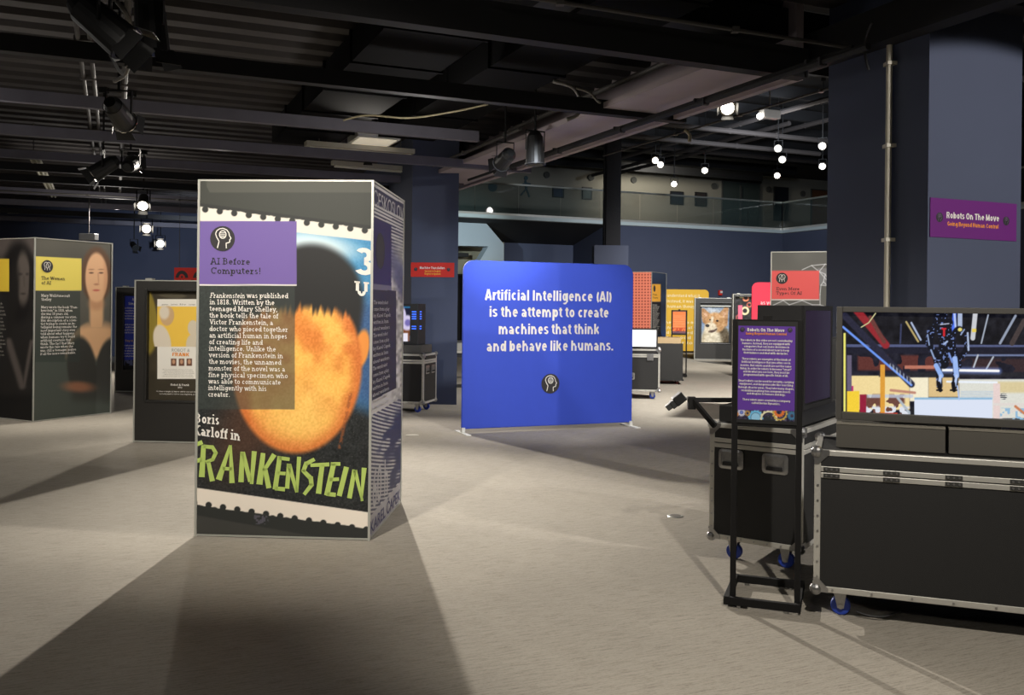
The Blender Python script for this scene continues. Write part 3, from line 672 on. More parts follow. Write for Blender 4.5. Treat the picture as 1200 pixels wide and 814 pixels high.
# ------------------------------------------------------------------ hanging channels (run along A), conduits (along A or B)
def along(px, py, z, d, s0, s1):
    p = onz(px, py, z); return p + d * s0, p + d * s1
def beam(px, py, xend, yend, h, w=.10, left=16, m=BEAMM, z=ZB):
    p = onz(px, py, z); q = onz(xend, yend, z); L = np.dot(q - p, A)
    a = p - A * left; b = p + A * L
    mb = MB(); mb.bar((*a[:2], z + h / 2), (*b[:2], z + h / 2), w, h)
    struct(mb.build('ceiling_beam', m))
    return a, b
beam(600, 47, 935, 95, .26, .14, 16, BEAMD)
beam(300, 92, 799, 145, .15, .12, 14, BEAMD)
beam(300, 144, 556, 168, .13)
beam(300, 179, 620, 203, .13)
for py, m in ((184, BEAMM), (198, BEAMD), (211, BEAMD), (226, BEAMM), (239, BEAMM), (249, BEAMD), (258, BEAMM), (266, BEAMM), (272, BEAMD)):
    p = onz(0, py, ZB); q = p + A * (-np.dot(p - SOF, A) - .15 - (1.2 if py == 211 else 0))
    mb = MB(); mb.bar((*(p - A * 6)[:2], ZB + .06), (*q[:2], ZB + .06), .1, .12, ); struct(mb.build('ceiling_beam', m))
# deep dark girders above the channels
for px, py, z, h in ((600, 0, 4.12, .28),):
    p = onz(px, py, z); a = p - A * 18; b = p + A * (8 if px == 600 else 3.2)
    mb = MB(); mb.bar((*a[:2], z + h / 2), (*b[:2], z + h / 2), .2, h); struct(mb.build('ceiling_beam', BEAMD))
# black rectangular ducts running under the deck along B
for lab, px, py, w_, s0, s1 in (('wide black rectangular duct under the deck, above the poster kiosk', 535, 20, .95, -2.5, 7), ('wide black rectangular duct under the deck, nearer the soffit band', 705, 35, .85, -4, 6)):
    p = onz(px, py, 4.08); mb = MB(); mb.bar(tuple(p + B * s0 + np.array([0, 0, .15])), tuple(p + B * s1 + np.array([0, 0, .15])), w_, .30)
    for s in np.arange(s0 + .4, s1, 1.3): mb.bar(tuple(p + B * s + np.array([0, 0, .15])), tuple(p + B * (s + .04) + np.array([0, 0, .15])), w_ + .05, .34)
    tag(mb.build('ceiling_duct', mat('duct_black', (13, 13, 14), .95, spec=.1)), lab, 'duct')
# beams meeting the big column
a = c0 - A * .10 - B * .6; mb = MB(); mb.bar((*(a - B * 3.5)[:2], 4.02), (*(a + B * 4.5)[:2], 4.02), .18, .3); struct(mb.build('ceiling_beam', BEAMD))
a = c0 - B * .2; mb = MB(); mb.bar((*(a - A * 1.0)[:2], 4.3), (*(a + A * 5)[:2], 4.3), .2, .4); struct(mb.build('ceiling_beam', BEAMD))

def conduit(label, px, py, z, d, s0, s1, r=.02, m=CONDUIT, n=1, gap=.07, group='ceiling conduits'):
    p = onz(px, py, z); side = np.cross(d, (0, 0, 1.0))
    mb = MB()
    for k in range(n):
        a = p + d * s0 + side * gap * k; b = p + d * s1 + side * gap * k; mb.cyl(a, b, r, n=8)
    for s in np.arange(s0 + .5, s1, 1.6):
        q = p + d * s; mb.box(q[0] - .03, q[0] + gap * (n - 1) + .03, q[1] - .03, q[1] + .03, q[2] - r - .004, q[2] + r + .004)
    tag(mb.build('conduit', m), label, 'conduit', group)
conduit('pair of grey conduits running away over the left kiosk near the left edge', 88, 20, 4.03, B, -3, 16, .022, n=2, gap=.10)
conduit('single grey conduit under the deck right of the paired ones', 147, 80, 4.03, B, -3, 12, .03)
conduit('thin conduit along the pale soffit band, nearest the viewer', 790, 128, 3.655, B, -2.5, 6, .022, BEAMD)
conduit('dark conduit under the outer side of the soffit band', 690, 165, 3.62, B, -4.5, 3.0, .03, BEAMD)
conduit('pale conduit along the atrium side of the soffit band', 930, 116, 4.3, B, -1, 5, .016)
conduit('grey conduit between the two longest hanging channels', 700, 108, 4.02, B, -2, 2.5, .03)
conduit('grey conduit reaching from the long channel toward the big column', 850, 33, 3.9, A, -2, 1.4, .018)
conduit('grey conduit above the banner, first of a parallel pair', 560, 172, 3.88, B, -1.5, 2.2, .025)
conduit('grey conduit above the banner, second of a parallel pair', 590, 172, 3.88, B, -1.6, 2.2, .02)
conduit('long thin conduit crossing under the deck over the orange sign far left', 150, 231, 3.62, A, -6, 2.5, .015)
for i, (px, py, z, s) in enumerate(((800, 165, 6.4, 5), (850, 150, 6.8, 6), (900, 158, 6.5, 5), (830, 176, 7.1, 7), (900, 185, 7.2, 8), (790, 180, 7.0, 6))):
    conduit('dark pipe run high under the atrium ceiling, number %s from the front' % ('one', 'two', 'three', 'four', 'five', 'six')[i], px, py, z, A if i % 2 == 0 else B, -s, s, .07, mat('pipe_brown', (46, 41, 39), .8), group='atrium pipes')
# atrium joists
for k in range(13):
    q = np.array([3.0, 11.0, 0]) + B * (k * 2.3); a = q - A * 6; b = q + A * 20
    mb = MB(); mb.bar((*a[:2], 7.6), (*b[:2], 7.6), .14, .34); struct(mb.build('ceiling_beam', BEAMD))
# tan cables sagging under the deck
def cable(label, pts, r=.012, m=CABLE):
    P = [at(*p) for p in pts]; Q = []
    for i in range(len(P) - 1):
        p0 = P[max(i - 1, 0)]; p1 = P[i]; p2 = P[i + 1]; p3 = P[min(i + 2, len(P) - 1)]
        for k in range(6):
            t = k / 6; Q.append(.5 * ((2 * p1) + (-p0 + p2) * t + (2 * p0 - 5 * p1 + 4 * p2 - p3) * t * t + (-p0 + 3 * p1 - 3 * p2 + p3) * t ** 3))
    Q.append(P[-1]); mb = MB(); mb.tube(Q, r); tag(mb.build('cable', m, smooth=True), label, 'cable')
TANC = mat('tan_cable', (150, 140, 112), .7)
cable('tan cable sagging under the deck above the poster kiosk', [(402, 141, 10.7), (430, 135, 10.7), (480, 138, 10.7), (530, 131, 10.7), (572, 122, 10.7)], .012, TANC)
cable('grey cable loop hanging from the channel over the blue banner', [(648, 95, 10), (672, 103, 10), (681, 122, 10), (676, 135, 10), (664, 140, 10)], .022)
cable('grey cable loop above the two black spotlights at upper left', [(137, 2, 6.6), (150, 20, 6.6), (156, 52, 6.9), (148, 85, 7.4), (134, 95, 7.6)], .016)
cable('thin cable sagging from the long channel toward the soffit band', [(675, 103, 9.6), (690, 108, 9.6), (700, 118, 9.6), (703, 120, 9.5)], .014)
cable('pale short cable curling under the soffit lamp', [(802, 152, 11), (808, 158, 11), (808, 166, 11)], .02, TANC)
cable('black cable hanging down the dark side of the big column', [(1022, 26, 7.6), (1015, 45, 7.75), (1014, 65, 7.76), (1018, 82, 7.74)], .012, BLACK)
cable('black cable lying under the large flight case', [(1003, 716, 4.85), (1018, 721, 4.82), (1036, 722, 4.8), (1056, 716, 4.82)], .006, BLACK)
# white conduit on the column's dark side
d = ray(1043.5, 300); n_ = -A; k = np.dot(c0 - CAM, n_) / np.dot(d, n_); q = CAM + k * d
mb = MB(); mb.cyl((q[0] - A[0] * .035, q[1] - A[1] * .035, .2), (q[0] - A[0] * .035, q[1] - A[1] * .035, 4.22), .026, n=12)
for z in (.6, 1.4, 2.2, 3.0, 3.7): mb.box(q[0] - .06, q[0] + .02, q[1] - .05, q[1] + .05, z, z + .03)
tag(mb.build('conduit', mat('pale_conduit', (196, 190, 172), .5)), 'pale vertical conduit up the dark side of the big column', 'conduit')

# ------------------------------------------------------------------ fluorescent fixtures and other ceiling boxes
def strip_light(label, a, b, z, w=.12, m=None, lit=0.0):
    p = onz(*a, z); q = onz(*b, z); L = np.linalg.norm(q - p); rz = math.atan2(q[1] - p[1], q[0] - p[0])
    t = Thing('strip_light', label, 'strip light', (*p[:2], z), rz)
    MB().box(0, L, -w / 2, w / 2, 0, .07).build('housing', mat('strip_housing', (188, 184, 165), .6), t.o)
    MB().cyl((.05, -w / 4, -.02), (L - .05, -w / 4, -.02), .016, n=8).cyl((.05, w / 4, -.02), (L - .05, w / 4, -.02), .016, n=8).build('tube', mat('fluorescent_tube', (226, 224, 205), .3), t.o)
    for s in (.2, L - .2): MB().cyl((s, 0, .07), (s, 0, max(.1, ZD + .03 - z)), .008, n=6).build('hanger', CONDUIT, t.o)
strip_light('long pale strip light hung behind the channel above the poster kiosk', (358, 171), (484, 181), 3.95, .2)
strip_light('long thin strip light just under the deck, right above the poster kiosk top', (389, 193), (533, 205), 3.9, .12)
strip_light('strip light running away under the deck at the far left', (38, 183), (63, 230), 3.85, .14)
strip_light('yellowish strip light at the left edge above the women kiosk', (6, 248), (66, 249.5), 3.8, .14)
p = onz(438, 166, 4.1)
t = Thing('ceiling_panel_light', 'white square panel light recessed under the deck above the strip lights', 'panel light', p, PHI)
MB().box(-.33, .33, -.33, .33, .0, .12).build('housing', WHITE, t.o); MB().box(-.28, .28, -.28, .28, -.012, .002).build('diffuser', mat('diffuser_on', (240, 235, 215), .5, emit=(255, 240, 215), estr=.35), t.o)
MB().cyl((0, 0, .12), (0, 0, .35), .012, n=6).build('hanger', CONDUIT, t.o)
p = at(104, 277.5, 20)
t = Thing('ceiling_junction_box', 'pale grey rectangular box hanging above the women kiosk', 'box', p, 0)
MB().box(-.17, .17, -.1, .1, -.07, .07).build('box_body', mat('pale_box', (168, 170, 172), .6), t.o, bevel=.01); MB().cyl((0, 0, .07), (0, 0, ZD + .03 - p[2]), .012, n=6).build('hanger', CONDUIT, t.o)
p = at(902, 134, 13)
t = Thing('emergency_light', 'pale box shaped emergency light beside the bright lamp at the soffit', 'emergency light', p, PHI)
MB().box(-.15, .15, -.06, .06, -.06, .06).build('box_body', mat('pale_box', (0, 0, 0)), t.o, bevel=.012); MB().cyl((0, 0, .06), (0, 0, 7.95 - p[2]), .012, n=6).build('hanger', CONDUIT, t.o)
MB().ball((-.2, -.04, -.05), .045).build('lamp_head', GLOW, t.o)

# ------------------------------------------------------------------ spotlights: can, yoke, barn door ring, lens, clamp
def track_light(label, px, py, Y, aim, s=1.0, glow=True, top=None, group=None, barn=True):
    p = at(px, py, Y); t = Thing('track_spotlight', label, 'spotlight', p, 0, group)
    d = (Vector(aim) - Vector(p)).normalized(); L = .24 * s; r = .085 * s
    a = Vector((0, 0, 0)) - d * L / 2; b = Vector((0, 0, 0)) + d * L / 2
    MB().cyl(a, b, r * .85, r, n=18).cyl(a - d * .05 * s, a, r * .5, r * .8, n=18).build('can', mat('can_black', (15, 15, 15), .5), t.o, smooth=False)
    MB().cyl(b, b + d * .012, r * 1.12, n=20).build('rim', CHROME if glow else BLACK, t.o)
    MB().cyl(b + d * .012, b + d * .016, r * .86, n=20).build('lens', GLOW if glow else mat('dark_lens', (40, 42, 44), .1), t.o)
    if barn:
        side = d.cross(Vector((0, 0, 1))).normalized(); up = side.cross(d).normalized()
        for e in (side, -side, up, -up):
            f = side if abs(e.dot(up)) > .5 else up
            c0_ = b + e * r * 1.02; c1 = c0_ + d * .075 * s + e * .03 * s
            q = MB(); q.face([tuple(c0_ - f * r * .7), tuple(c0_ + f * r * .7), tuple(c1 + f * r * .85), tuple(c1 - f * r * .85)])
            o = q.build('barn_door', mat('can_black', (15, 15, 15), .5), t.o); md = o.modifiers.new('thick', 'SOLIDIFY'); md.thickness = .004
    side = d.cross(Vector((0, 0, 1))).normalized() * (r + .012)
    y = MB()
    for sg in (1, -1): y.bar(tuple(side * sg), tuple(side * sg + Vector((0, 0, .17 * s))), .012, .03)
    y.bar(tuple(side + Vector((0, 0, .17 * s))), tuple(-side + Vector((0, 0, .17 * s))), .03, .012)
    zt = (4.43 if top is None or top < 4.6 else top) - p[2]
    if zt > .17 * s: y.cyl((0, 0, .17 * s), (0, 0, zt), .014, n=8)
    y.build('yoke', TUBE, t.o)
    m_ = MB(); m_.box(-.05, .05, -.04, .04, zt - .1, zt); m_.build('clamp', TUBE, t.o)
    return t
K = (-1.5, 6.3, 1.5)
gl = 'spotlights under the low ceiling'
track_light('large black spotlight at the upper left, nearer the left edge of the two', 122, 30, 6.2, at(178, 78, 6.25), 1.5, False, 4.15, gl)
track_light('large black spotlight at the upper left, right one of the two pointing down', 177, 32, 6.9, at(184, 130, 6.95), 1.5, False, 4.15, gl)
track_light('black spotlight below the paired large ones, tilted right with a bright rim', 139, 133, 8.6, at(172, 176, 9.3), 1.25, True, 4.2, gl)
track_light('spotlight facing left with a bright white front, under the second channel', 121, 197, 12, at(92, 215, 11.9), 1.3, True, 4.1, gl)
track_light('dark spotlight beside the bright left-facing one, seen from behind', 153, 193, 12.2, at(190, 170, 14), 1.2, False, 4.1, gl)
track_light('bright spotlight over the framed yellow poster, uppermost of three in a row', 168, 236, 17, at(164, 262, 16.4), 1.2, True, 4.1, gl)
track_light('bright spotlight over the framed yellow poster, middle of three in a row', 172, 267, 22, (-4, 9, 0.6), 1.3, True, 4.0, gl)
track_light('bright spotlight over the framed yellow poster, lowest of three in a row', 188, 285, 27, (-4, 9, 0.6), 1.35, True, 4.0, gl)
track_light('small dark twin spotlight in front of the navy wall at left', 157, 288, 24, (-6, 20, 0), 1.0, False, 4.0, gl)
track_light('black spotlight above the banner, tilted to the left', 592, 186, 11.5, at(568, 214, 12.2), 1.2, False, 4.0, gl)
track_light('black cylinder spotlight above the banner, pointing straight down', 627, 176, 11, at(627.5, 230, 10.98), 1.35, False, 4.0, gl, barn=False)
track_light('bright spotlight glowing beside the pale soffit band', 852, 123, 10.6, (1.5, 5, 1.0), 1.0, True, 4.4, gl)
track_light('dark-lensed spotlight hidden behind the hanging channel over the kiosk', 431, 182, 14.6, (-.3, 3.2, 0), 1.0, False, 4.3, gl)  # fixture of the lit lamp behind the kiosk, lens kept dark
ga = 'small bright lamps high in the atrium'
for lab, px, py, Y in (
    ('bright atrium lamp right of the black steel column, upper of a close pair', 768, 187, 27), ('bright atrium lamp right of the black steel column, lower of a close pair', 774, 192, 27.5),
    ('small dim atrium lamp in front of the corridor wall, between the lamp pairs', 826, 199, 29), ('round bright lamp alone above the balcony glass, right of the steel column', 790, 215, 30),
    ('bright atrium lamp, topmost of the cluster left of the big column', 912, 173, 26), ('bright atrium lamp, second of the cluster left of the big column', 917, 186, 27),
    ('bright atrium lamp, lowest of the cluster left of the big column', 911, 205, 30), ('bluish bright lamp touching the big column edge, upper one', 964, 170, 25), ('bright lamp touching the big column edge, lower one', 964, 194, 28)):
    track_light(lab, px, py, Y, (px / 200 - 2.5, 10, 0.5), 1.15, True, 7.9, ga, barn=False)

# ================================================================== exhibit kiosks (four-sided, aluminium framed)
def kiosk(label, loc, rz, W=1.23, H=2.47, core=None):
    t = Thing('exhibit_kiosk', label, 'kiosk', (loc[0], loc[1], 0), rz)
    MB().box(.008, W - .008, .008, W - .008, .012, H - .01).build('core', core or BLACK, t.o)
    k = .016
    for x, y in ((0, 0), (W - k, 0), (0, W - k), (W - k, W - k)):
        MB().box(x, x + k, y, y + k, 0, H).build('corner_post', ALUF, t.o)
    for nm, z0, z1 in (('top_rail', H - .012, H), ('bottom_rail', 0.004, .016)):
        r = MB(); r.box(k, W - k, .002, .012, z0, z1); r.box(k, W - k, W - .012, W - .002, z0, z1); r.box(.002, .012, k, W - k, z0, z1); r.box(W - .012, W - .002, k, W - k, z0, z1)
        r.build(nm, ALUF, t.o)
    t.front = Face(t, (0, .008, 0), (1, 0, 0), (.016, W - .016, .016, H - .012))
    t.right = Face(t, (W - .008, 0, 0), (0, 1, 0), (.016, W - .016, .016, H - .012))
    t.W = W; t.H = H
    return t

# ---------------------------------------------------------------- the poster kiosk
rz = math.radians(-3.2); W = 1.23
fr = np.array([-.955, 6.309]); fl = fr - W * np.array([math.cos(rz), math.sin(rz)])
K1 = kiosk('tall square kiosk in the middle left printed with an orange and green film poster', fl, rz)
def poster(x, y):
    img = base(x, (52, 54, 52))
    # panel top: printed dark field with a lighter band
    top = y < 300
    img = mixc(img, (60, 62, 57), (y < 275).astype(float))
    img = mixc(img, (78, 79, 72), rct(x, y, 242, 440, 211.5, 225.5, 1) * sst(0, 1, (x - 238) - (y - 211) * .5))
    e = 242 + .131 * (x - 234.5)
    img = mixc(img, (48, 50, 48), (sst(e - 5, e - 3, y)))
    img = mixc(img, (228, 221, 208), sst(e - .5, e + .5, y + 1.2 * (vn(x, y, 3, 2) - .5)))
    k = np.round((x - 240.5) / 17.0); hx = 240.5 + 17.0 * k; hy = 242.6 + .131 * (hx - 234.5) + .4
    img = mixc(img, (48, 50, 48), 1 - sst(3.2, 4.2, np.hypot(x - hx, y - hy - 1.5)))
    # poster ground
    p0 = 272 + .115 * (x - 347)
    P = base(x, (40, 42, 42)) + (22 * (vn(x, y, 1.4, 5) - .5) + 10 * (vn(x, y, 9, 6) - .5))[..., None]
    sp = (vn(x, y, 1.1, 9) > .965).astype(float); P = mixc(P, (150, 150, 145), sp * .5)
    blue = sst(-6, 6, x - 330 - (y - 272) * .25) * (1 - sst(455, 490, y - (x - 420) * .4))
    P = mixc(P, (72, 142, 188), blue); P = mixc(P, (62, 96, 142), blue * sst(330, 370, y))
    P = P + (18 * (vn(x, y, 1.6, 12) - .5))[..., None]
    # a plain painted head shape without any features
    P = mixc(P, (206, 226, 232), ell(x, y, 368, 288, 46, 15, .15, .6))
    fib = vn(x * 2.2 + (y - 330) * .25, y * .18, 6, 21)
    P = mixc(P, (38, 38, 38), ell(x, y, 364, 352, 62, 66, .0, .10)); P = mixc(P, (38, 38, 38), ell(x, y, 404, 410, 17, 60, .12, .3))
    P = mixc(P, (104, 62, 40), ell(x, y, 292, 500, 34, 60, .5, .7) * .5)
    P = mixc(P, (236, 150, 70), ell(x, y, 424, 408, 8.5, 22, .15, .2))
    hd = ell(x, y, 348, 430, 76, 101, .03, .04) * sst(-7, 7, y - (356 + 12 * fib + .0022 * (x - 352) ** 2))
    tone = vn(x, y, 30, 3) * .5 + vn(x, y, 12, 4) * .5
    O = mixc(base(x, (222, 132, 58)), (255, 190, 92), sst(.2, .75, tone))
    O = mixc(O, (255, 204, 108), ell(x, y, 350, 490, 48, 42, 0, .8) * .85)
    O = mixc(O, (206, 108, 52), sst(.74, 1.0, np.hypot((x - 348) / 76, (y - 430) / 101)) * .8)
    O = O + (22 * (vn(x, y, 1.8, 7) - .5))[..., None]
    P = P * (1 - hd[..., None]) + O * hd[..., None]
    P = mixc(P, (150, 84, 46), lin_(x, y, (411, 462), (398, 524), 3.5, 1.5) * (vn(x, y, 2, 5) > .35) * .7)
    inpost = sst(-.5, .5, y - p0)
    img = img * (1 - inpost[..., None]) + P * inpost[..., None]
    # white foot of the stamp with perforations
    b0 = 571 + .143 * (x - 228.5); b1 = 591.5 + .139 * (x - 231)
    img = mixc(img, (232, 222, 208), sst(b0 - .5, b0 + .5, y))
    img = mixc(img, (46, 48, 46), sst(b1 - .5, b1 + .5, y + 1.5 * (vn(x, y, 4, 8) - .5)))
    k = np.round((x - 244.5) / 16.8); hx = 244.5 + 16.8 * k; hy = 591.0 + .155 * (hx - 244.5)
    img = mixc(img, (46, 48, 46), 1 - sst(3.3, 4.1, np.hypot(x - hx, y - hy - .5)))
    img = mixc(img, (84, 82, 92), rct(x - .3 * (y - 608), y, 298, 314, 603, 614, 1) * (vn(x, y, 2.2, 3) > .45))
    img = mixc(img, (62, 62, 59), sst(0, 2, y - (603 + .18 * (x - 234))))
    # translucent text box
    bx = rct(x, y, 226, 345.5, 333.5, 479.5, .4)
    img = img * (1 - .58 * bx[..., None]) + np.array((62, 70, 66)) * (.58 * bx[..., None])
    img = mixc(img, (112, 92, 158), rct(x, y, 226, 347.6, 259, 333, .35))
    img = mixc(img, (226, 220, 214), rct(x, y, 226, 347.6, 333, 334.6, .3))
    return img
F = K1.front
F.paint('front_graphic', .016, W - .016, .016, 2.458, 270, 540, poster, PRINT)
mb = MB(); F.logo(mb, 261, 279.6, 14.8); mb.build('logo', [INKD, INKW], K1.o)
mb = MB()
F.line(mb, 'AI Before', 246.7, 293.5, 309.6, 7.6, 'slab'); F.line(mb, 'Computers!', 246.7, 306, 320.6, 7.6, 'slab')
mb.build('title_lettering', INKD, K1.o)
BODY = [('was published', 289.2, 338), ('in 1818. Written by the', 245.9, 322), ('teenaged Mary Shelley,', 245.8, 325.5), ('the book tells the tale of', 245.6, 326.5), ('Victor Frankenstein, a', 245.8, 320.3),
        ('doctor who pieced together', 245.4, 337.8), ('an artificial human in hopes', 245.4, 336.7), ('of creating life and', 245.2, 308.2), ('intelligence. Unlike the', 245, 323.7), ('version of Frankenstein in', 245, 332),
        ('the movies, the unnamed', 245, 330), ('monster of the novel was a', 244.6, 334.5), ('fine physical specimen who', 244.4, 337.7), ('was able to communicate', 244.4, 329.4), ('intelligently with his', 244.2, 312.8), ('creator.', 244, 269.8)]
mb = MB(); yy = [348.8, 356.4, 364.2, 372, 379.8, 387.6, 395.4, 403, 410.6, 418.3, 426, 433.8, 441.5, 449.1, 456.8, 464.4]
F.line(mb, 'Frankenstein', 246, 287.2, 348.8, 5.9, 'slab', italic=.22)
for (s, a, b), y in zip(BODY, yy): F.line(mb, s, a, b, y, 5.9, 'slab')
mb.build('body_lettering', INKW, K1.o)
mb = MB()
F.line(mb, 'Boris', 228.2, 257.6, 495.0, 11.5, 'fatslab', slope=.08); F.line(mb, 'Karloff in', 226.4, 281.8, 509.0, 12.0, 'fatslab', slope=.13)
F.line(mb, '3', 414, 440, 321, 32, 'heavy', slope=.1); F.line(mb, 'US', 415, 447, 346, 17, 'fatslab', slope=.1)
mb.build('credit_lettering', INKW, K1.o)
STR = [(52, 374, 20, 82, 362, 22), (52, 446, 20, 78, 436, 22), (52, 370, 18, 52, 524, 14),
 (88, 376, 24, 80, 512, 30), (88, 380, 18, 128, 384, 20), (124, 380, 18, 142, 410, 20), (142, 406, 20, 126, 440, 18), (130, 436, 18, 98, 448, 16), (108, 446, 20, 126, 530, 26),
 (203, 376, 12, 154, 524, 32), (205, 376, 12, 211, 538, 28), (172, 476, 18, 212, 478, 18),
 (256, 404, 20, 250, 534, 28), (258, 406, 22, 290, 532, 22), (308, 402, 26, 296, 542, 18),
 (346, 410, 24, 330, 544, 32), (394, 416, 26, 350, 484, 18), (354, 478, 24, 371, 560, 26),
 (418, 424, 24, 398, 566, 26), (414, 430, 20, 460, 436, 18), (408, 496, 18, 442, 498, 18), (398, 562, 20, 440, 566, 22),
 (458, 456, 22, 450, 562, 22), (458, 458, 24, 492, 578, 16), (502, 426, 22, 492, 578, 14),
 (568, 436, 18, 532, 456, 22), (534, 450, 22, 520, 488, 22), (518, 484, 20, 552, 518, 24), (552, 512, 24, 556, 548, 22), (558, 544, 22, 524, 588, 18),
 (552, 462, 18, 632, 458, 20), (602, 460, 24, 586, 584, 28), (652, 454, 26, 622, 592, 28), (640, 456, 18, 680, 456, 18), (636, 524, 18, 674, 522, 18), (622, 586, 20, 660, 590, 22),
 (707, 470, 26, 676, 594, 26), (742, 482, 22, 720, 604, 24), (744, 484, 22, 776, 616, 12), (784, 474, 26, 772, 616, 8)]
mb = MB()
for a in STR:
    q = seg((a[0], a[1]), (a[3], a[4]), a[2] * .84, a[5] * .84, 1.0)
    F.pxpoly(mb, [(215 + x * .27027, 420 + y * .27027) for x, y in q], .003)
mb.build('poster_lettering', INKG, K1.o)
# right side: stamp in blue and grey
def stamp(x, y):
    cx = (x - 437) / 38.0                                     # 0..1 across
    topy = 209 + (x - 437) * .66; boty = 632 - (x - 434) * 1.26
    v = (y - topy) / (boty - topy)
    img = base(x, (170, 168, 168))
    img = mixc(img, (46, 48, 72), (v < .012) * 1.0 + ((v > .02) & (v < .068)) * 1.0)
    img = mixc(img, (52, 54, 78), ((v > .075) & (v < .5)) * (np.mod(v * 95, 1) < .5) * 1.0)
    pv = ell(cx, v, .86, .42, .42, .26, 0, .25)
    port = base(x, (176, 174, 172)) * (.62 + .5 * vn(cx * 60, v * 420, 4, 3))[..., None]
    img = img * (1 - pv[..., None]) + port * pv[..., None]
    img = mixc(img, (64, 66, 98), ell(cx, v, 1.0, .30, .5, .06, .2, .5) * .8)
    img = mixc(img, (52, 54, 78), (v > .66) * (np.mod((v - cx * .09) * 90, 1) < .55) * 1.0)
    img = mixc(img, (48, 52, 80), sst(.68, .72, v) * sst(.35, .75, cx + (vn(cx * 40, v * 300, 8, 4) - .5)) * (v < .93))
    img = mixc(img, (150, 148, 152), (v > .935) * 1.0)
    img = mixc(img, (40, 40, 44), ((v > .31) & (v < .62) & (cx < .72)) * 1.0)
    img = mixc(img, (46, 42, 78), ((v > .108) & (v < .31) & (cx < .57)) * 1.0)
    img = mixc(img, (96, 94, 110), ((v > .295) & (v < .31) & (cx < .57)) * 1.0)
    return img
S_ = K1.right
S_.paint('side_graphic', .016, W - .016, .016, 2.458, 120, 500, stamp, PRINT)
GREYB = mat('stamp_grey', (160, 158, 160), .6); NAVYP = mat('stamp_navy', (58, 56, 96), .6)
mb = MB(); P_, wd = sans_text('ČESKOSLOV', 'sans'); S_.polys(mb, [[(.03 + x * 1.17 / wd, 2.30 + y * .105) for x, y in p] for p in P_], .003)
mb.build('title_lettering', GREYB, K1.o)
mb = MB()
P_, wd = sans_text('KAREL ČAPEK', 'bold'); S_.polys(mb, [[(.04 + x * 1.15 / wd, .035 + y * .085) for x, y in p] for p in P_], .003)
mb.build('name_lettering', NAVYP, K1.o)
mb = MB(); P_, wd = sans_text('60 h', 'bold'); S_.polys(mb, [[(.1 + x * .55 / wd, .20 + y * .26) for x, y in p] for p in P_], .003)
mb.build('value_lettering', GREYB, K1.o)
mb = MB(); u, v = .28, 2.0
S_.polys(mb, [[(u + .16 * math.cos(i * PI / 10), v + .13 * math.sin(i * PI / 10)) for i in range(20)]], .003); mb.build('logo', INKD, K1.o)
mb = MB(); rr = random.Random(3)
for i in range(17):
    P_, wd = slab_text(['The word robot', 'comes from a play', 'by Karel Capek', 'written in 1920', 'about workers'][i % 5]); S_.polys(mb, [[(.06 + x * .66 / wd * (.8 + .2 * ((i * 7) % 5) / 5), 1.62 - i * .046 + y * .026) for x, y in p] for p in P_], .003)
mb.build('body_lettering', GREYB, K1.o)

# ---------------------------------------------------------------- kiosk of the women
rz2 = math.radians(-28); c2 = np.array([-6.358, 12.263]); e2 = np.array([math.cos(rz2), math.sin(rz2)])
K2 = kiosk('tall kiosk at the left edge with a yellow title box and a woman portrait', c2 - 1.22 * e2, rz2, 1.22, 2.46)
def woman(x, y):
    img = base(x, (86, 84, 76)) * (.9 + .2 * vn(x, y, 30, 2))[..., None]
    img = mixc(img, (72, 78, 72), sst(370, 420, y))
    # plain generic bust: oval head, bare shoulders, dark dress
    img = mixc(img, (94, 68, 50), np.maximum(ell(x, y, 113, 322, 18, 33, 0, .12), ell(x, y, 113, 300, 12, 10, 0, .3)))
    sh = (1 - sst(414, 426, y)) * np.maximum(ell(x, y, 116, 424, 40, 50, 0, .05) * sst(368, 386, y - .16 * np.abs(x - 112)), rct(x, y, 105, 121, 340, 385, 2.5))
    img = mixc(img, (212, 168, 126), sh); img = mixc(img, (176, 128, 94), ell(x, y, 113, 356, 9, 7, 0, .6) * .6)
    img = mixc(img, (218, 172, 132), ell(x, y, 113, 325, 13, 29, 0, .1)); img = mixc(img, (190, 138, 104), rct(x, y, 122, 130, 300, 352, 3) * ell(x, y, 113, 325, 13, 29, 0, .1) * .6)
    for ex in (107, 118.5):
        img = mixc(img, (110, 80, 66), ell(x, y, ex, 319.6, 2.6, 1.0, 0, .5)); img = mixc(img, (150, 108, 82), ell(x, y, ex, 315.6, 3.4, .8, 0, .6) * .7)
    img = mixc(img, (180, 128, 98), np.maximum(lin_(x, y, (115, 320), (115.5, 331), 1.2, .8) * .6, ell(x, y, 113, 333, 3, 1.2, 0, .6)))
    img = mixc(img, (190, 104, 88), ell(x, y, 112.8, 340, 4, 1.2, 0, .5))
    dr = np.maximum(ell(x, y, 96, 432, 17, 38, -.1, .12), ell(x, y, 128, 434, 16, 38, .1, .12)); dr = np.maximum(dr, sst(424, 430, y) * rct(x, y, 84, 140, 410, 470, 6))
    img = mixc(img, (52, 52, 48), dr * (1 - sst(440, 475, y) * .4))
    img = mixc(img, (158, 104, 76), ell(x, y, 92, 453, 17, 6, .05, .6) * .8)
    bx = rct(x, y, 38, 94, 341, 424, .4); img = img * (1 - .6 * bx[..., None]) + np.array((50, 58, 54)) * (.6 * bx[..., None])
    return mixc(img, (226, 208, 98), rct(x, y, 38, 95.5, 300 + .05 * (x - 40), 340.3, .4))
R2 = K2.right
R2.paint('side_graphic', .016, 1.204, .016, 2.448, 150, 300, woman, PRINT)
mb = MB(); R2.logo(mb, 55.2, 312, 7.4, twin=True); mb.build('logo', [INKD, INKW], K2.o)
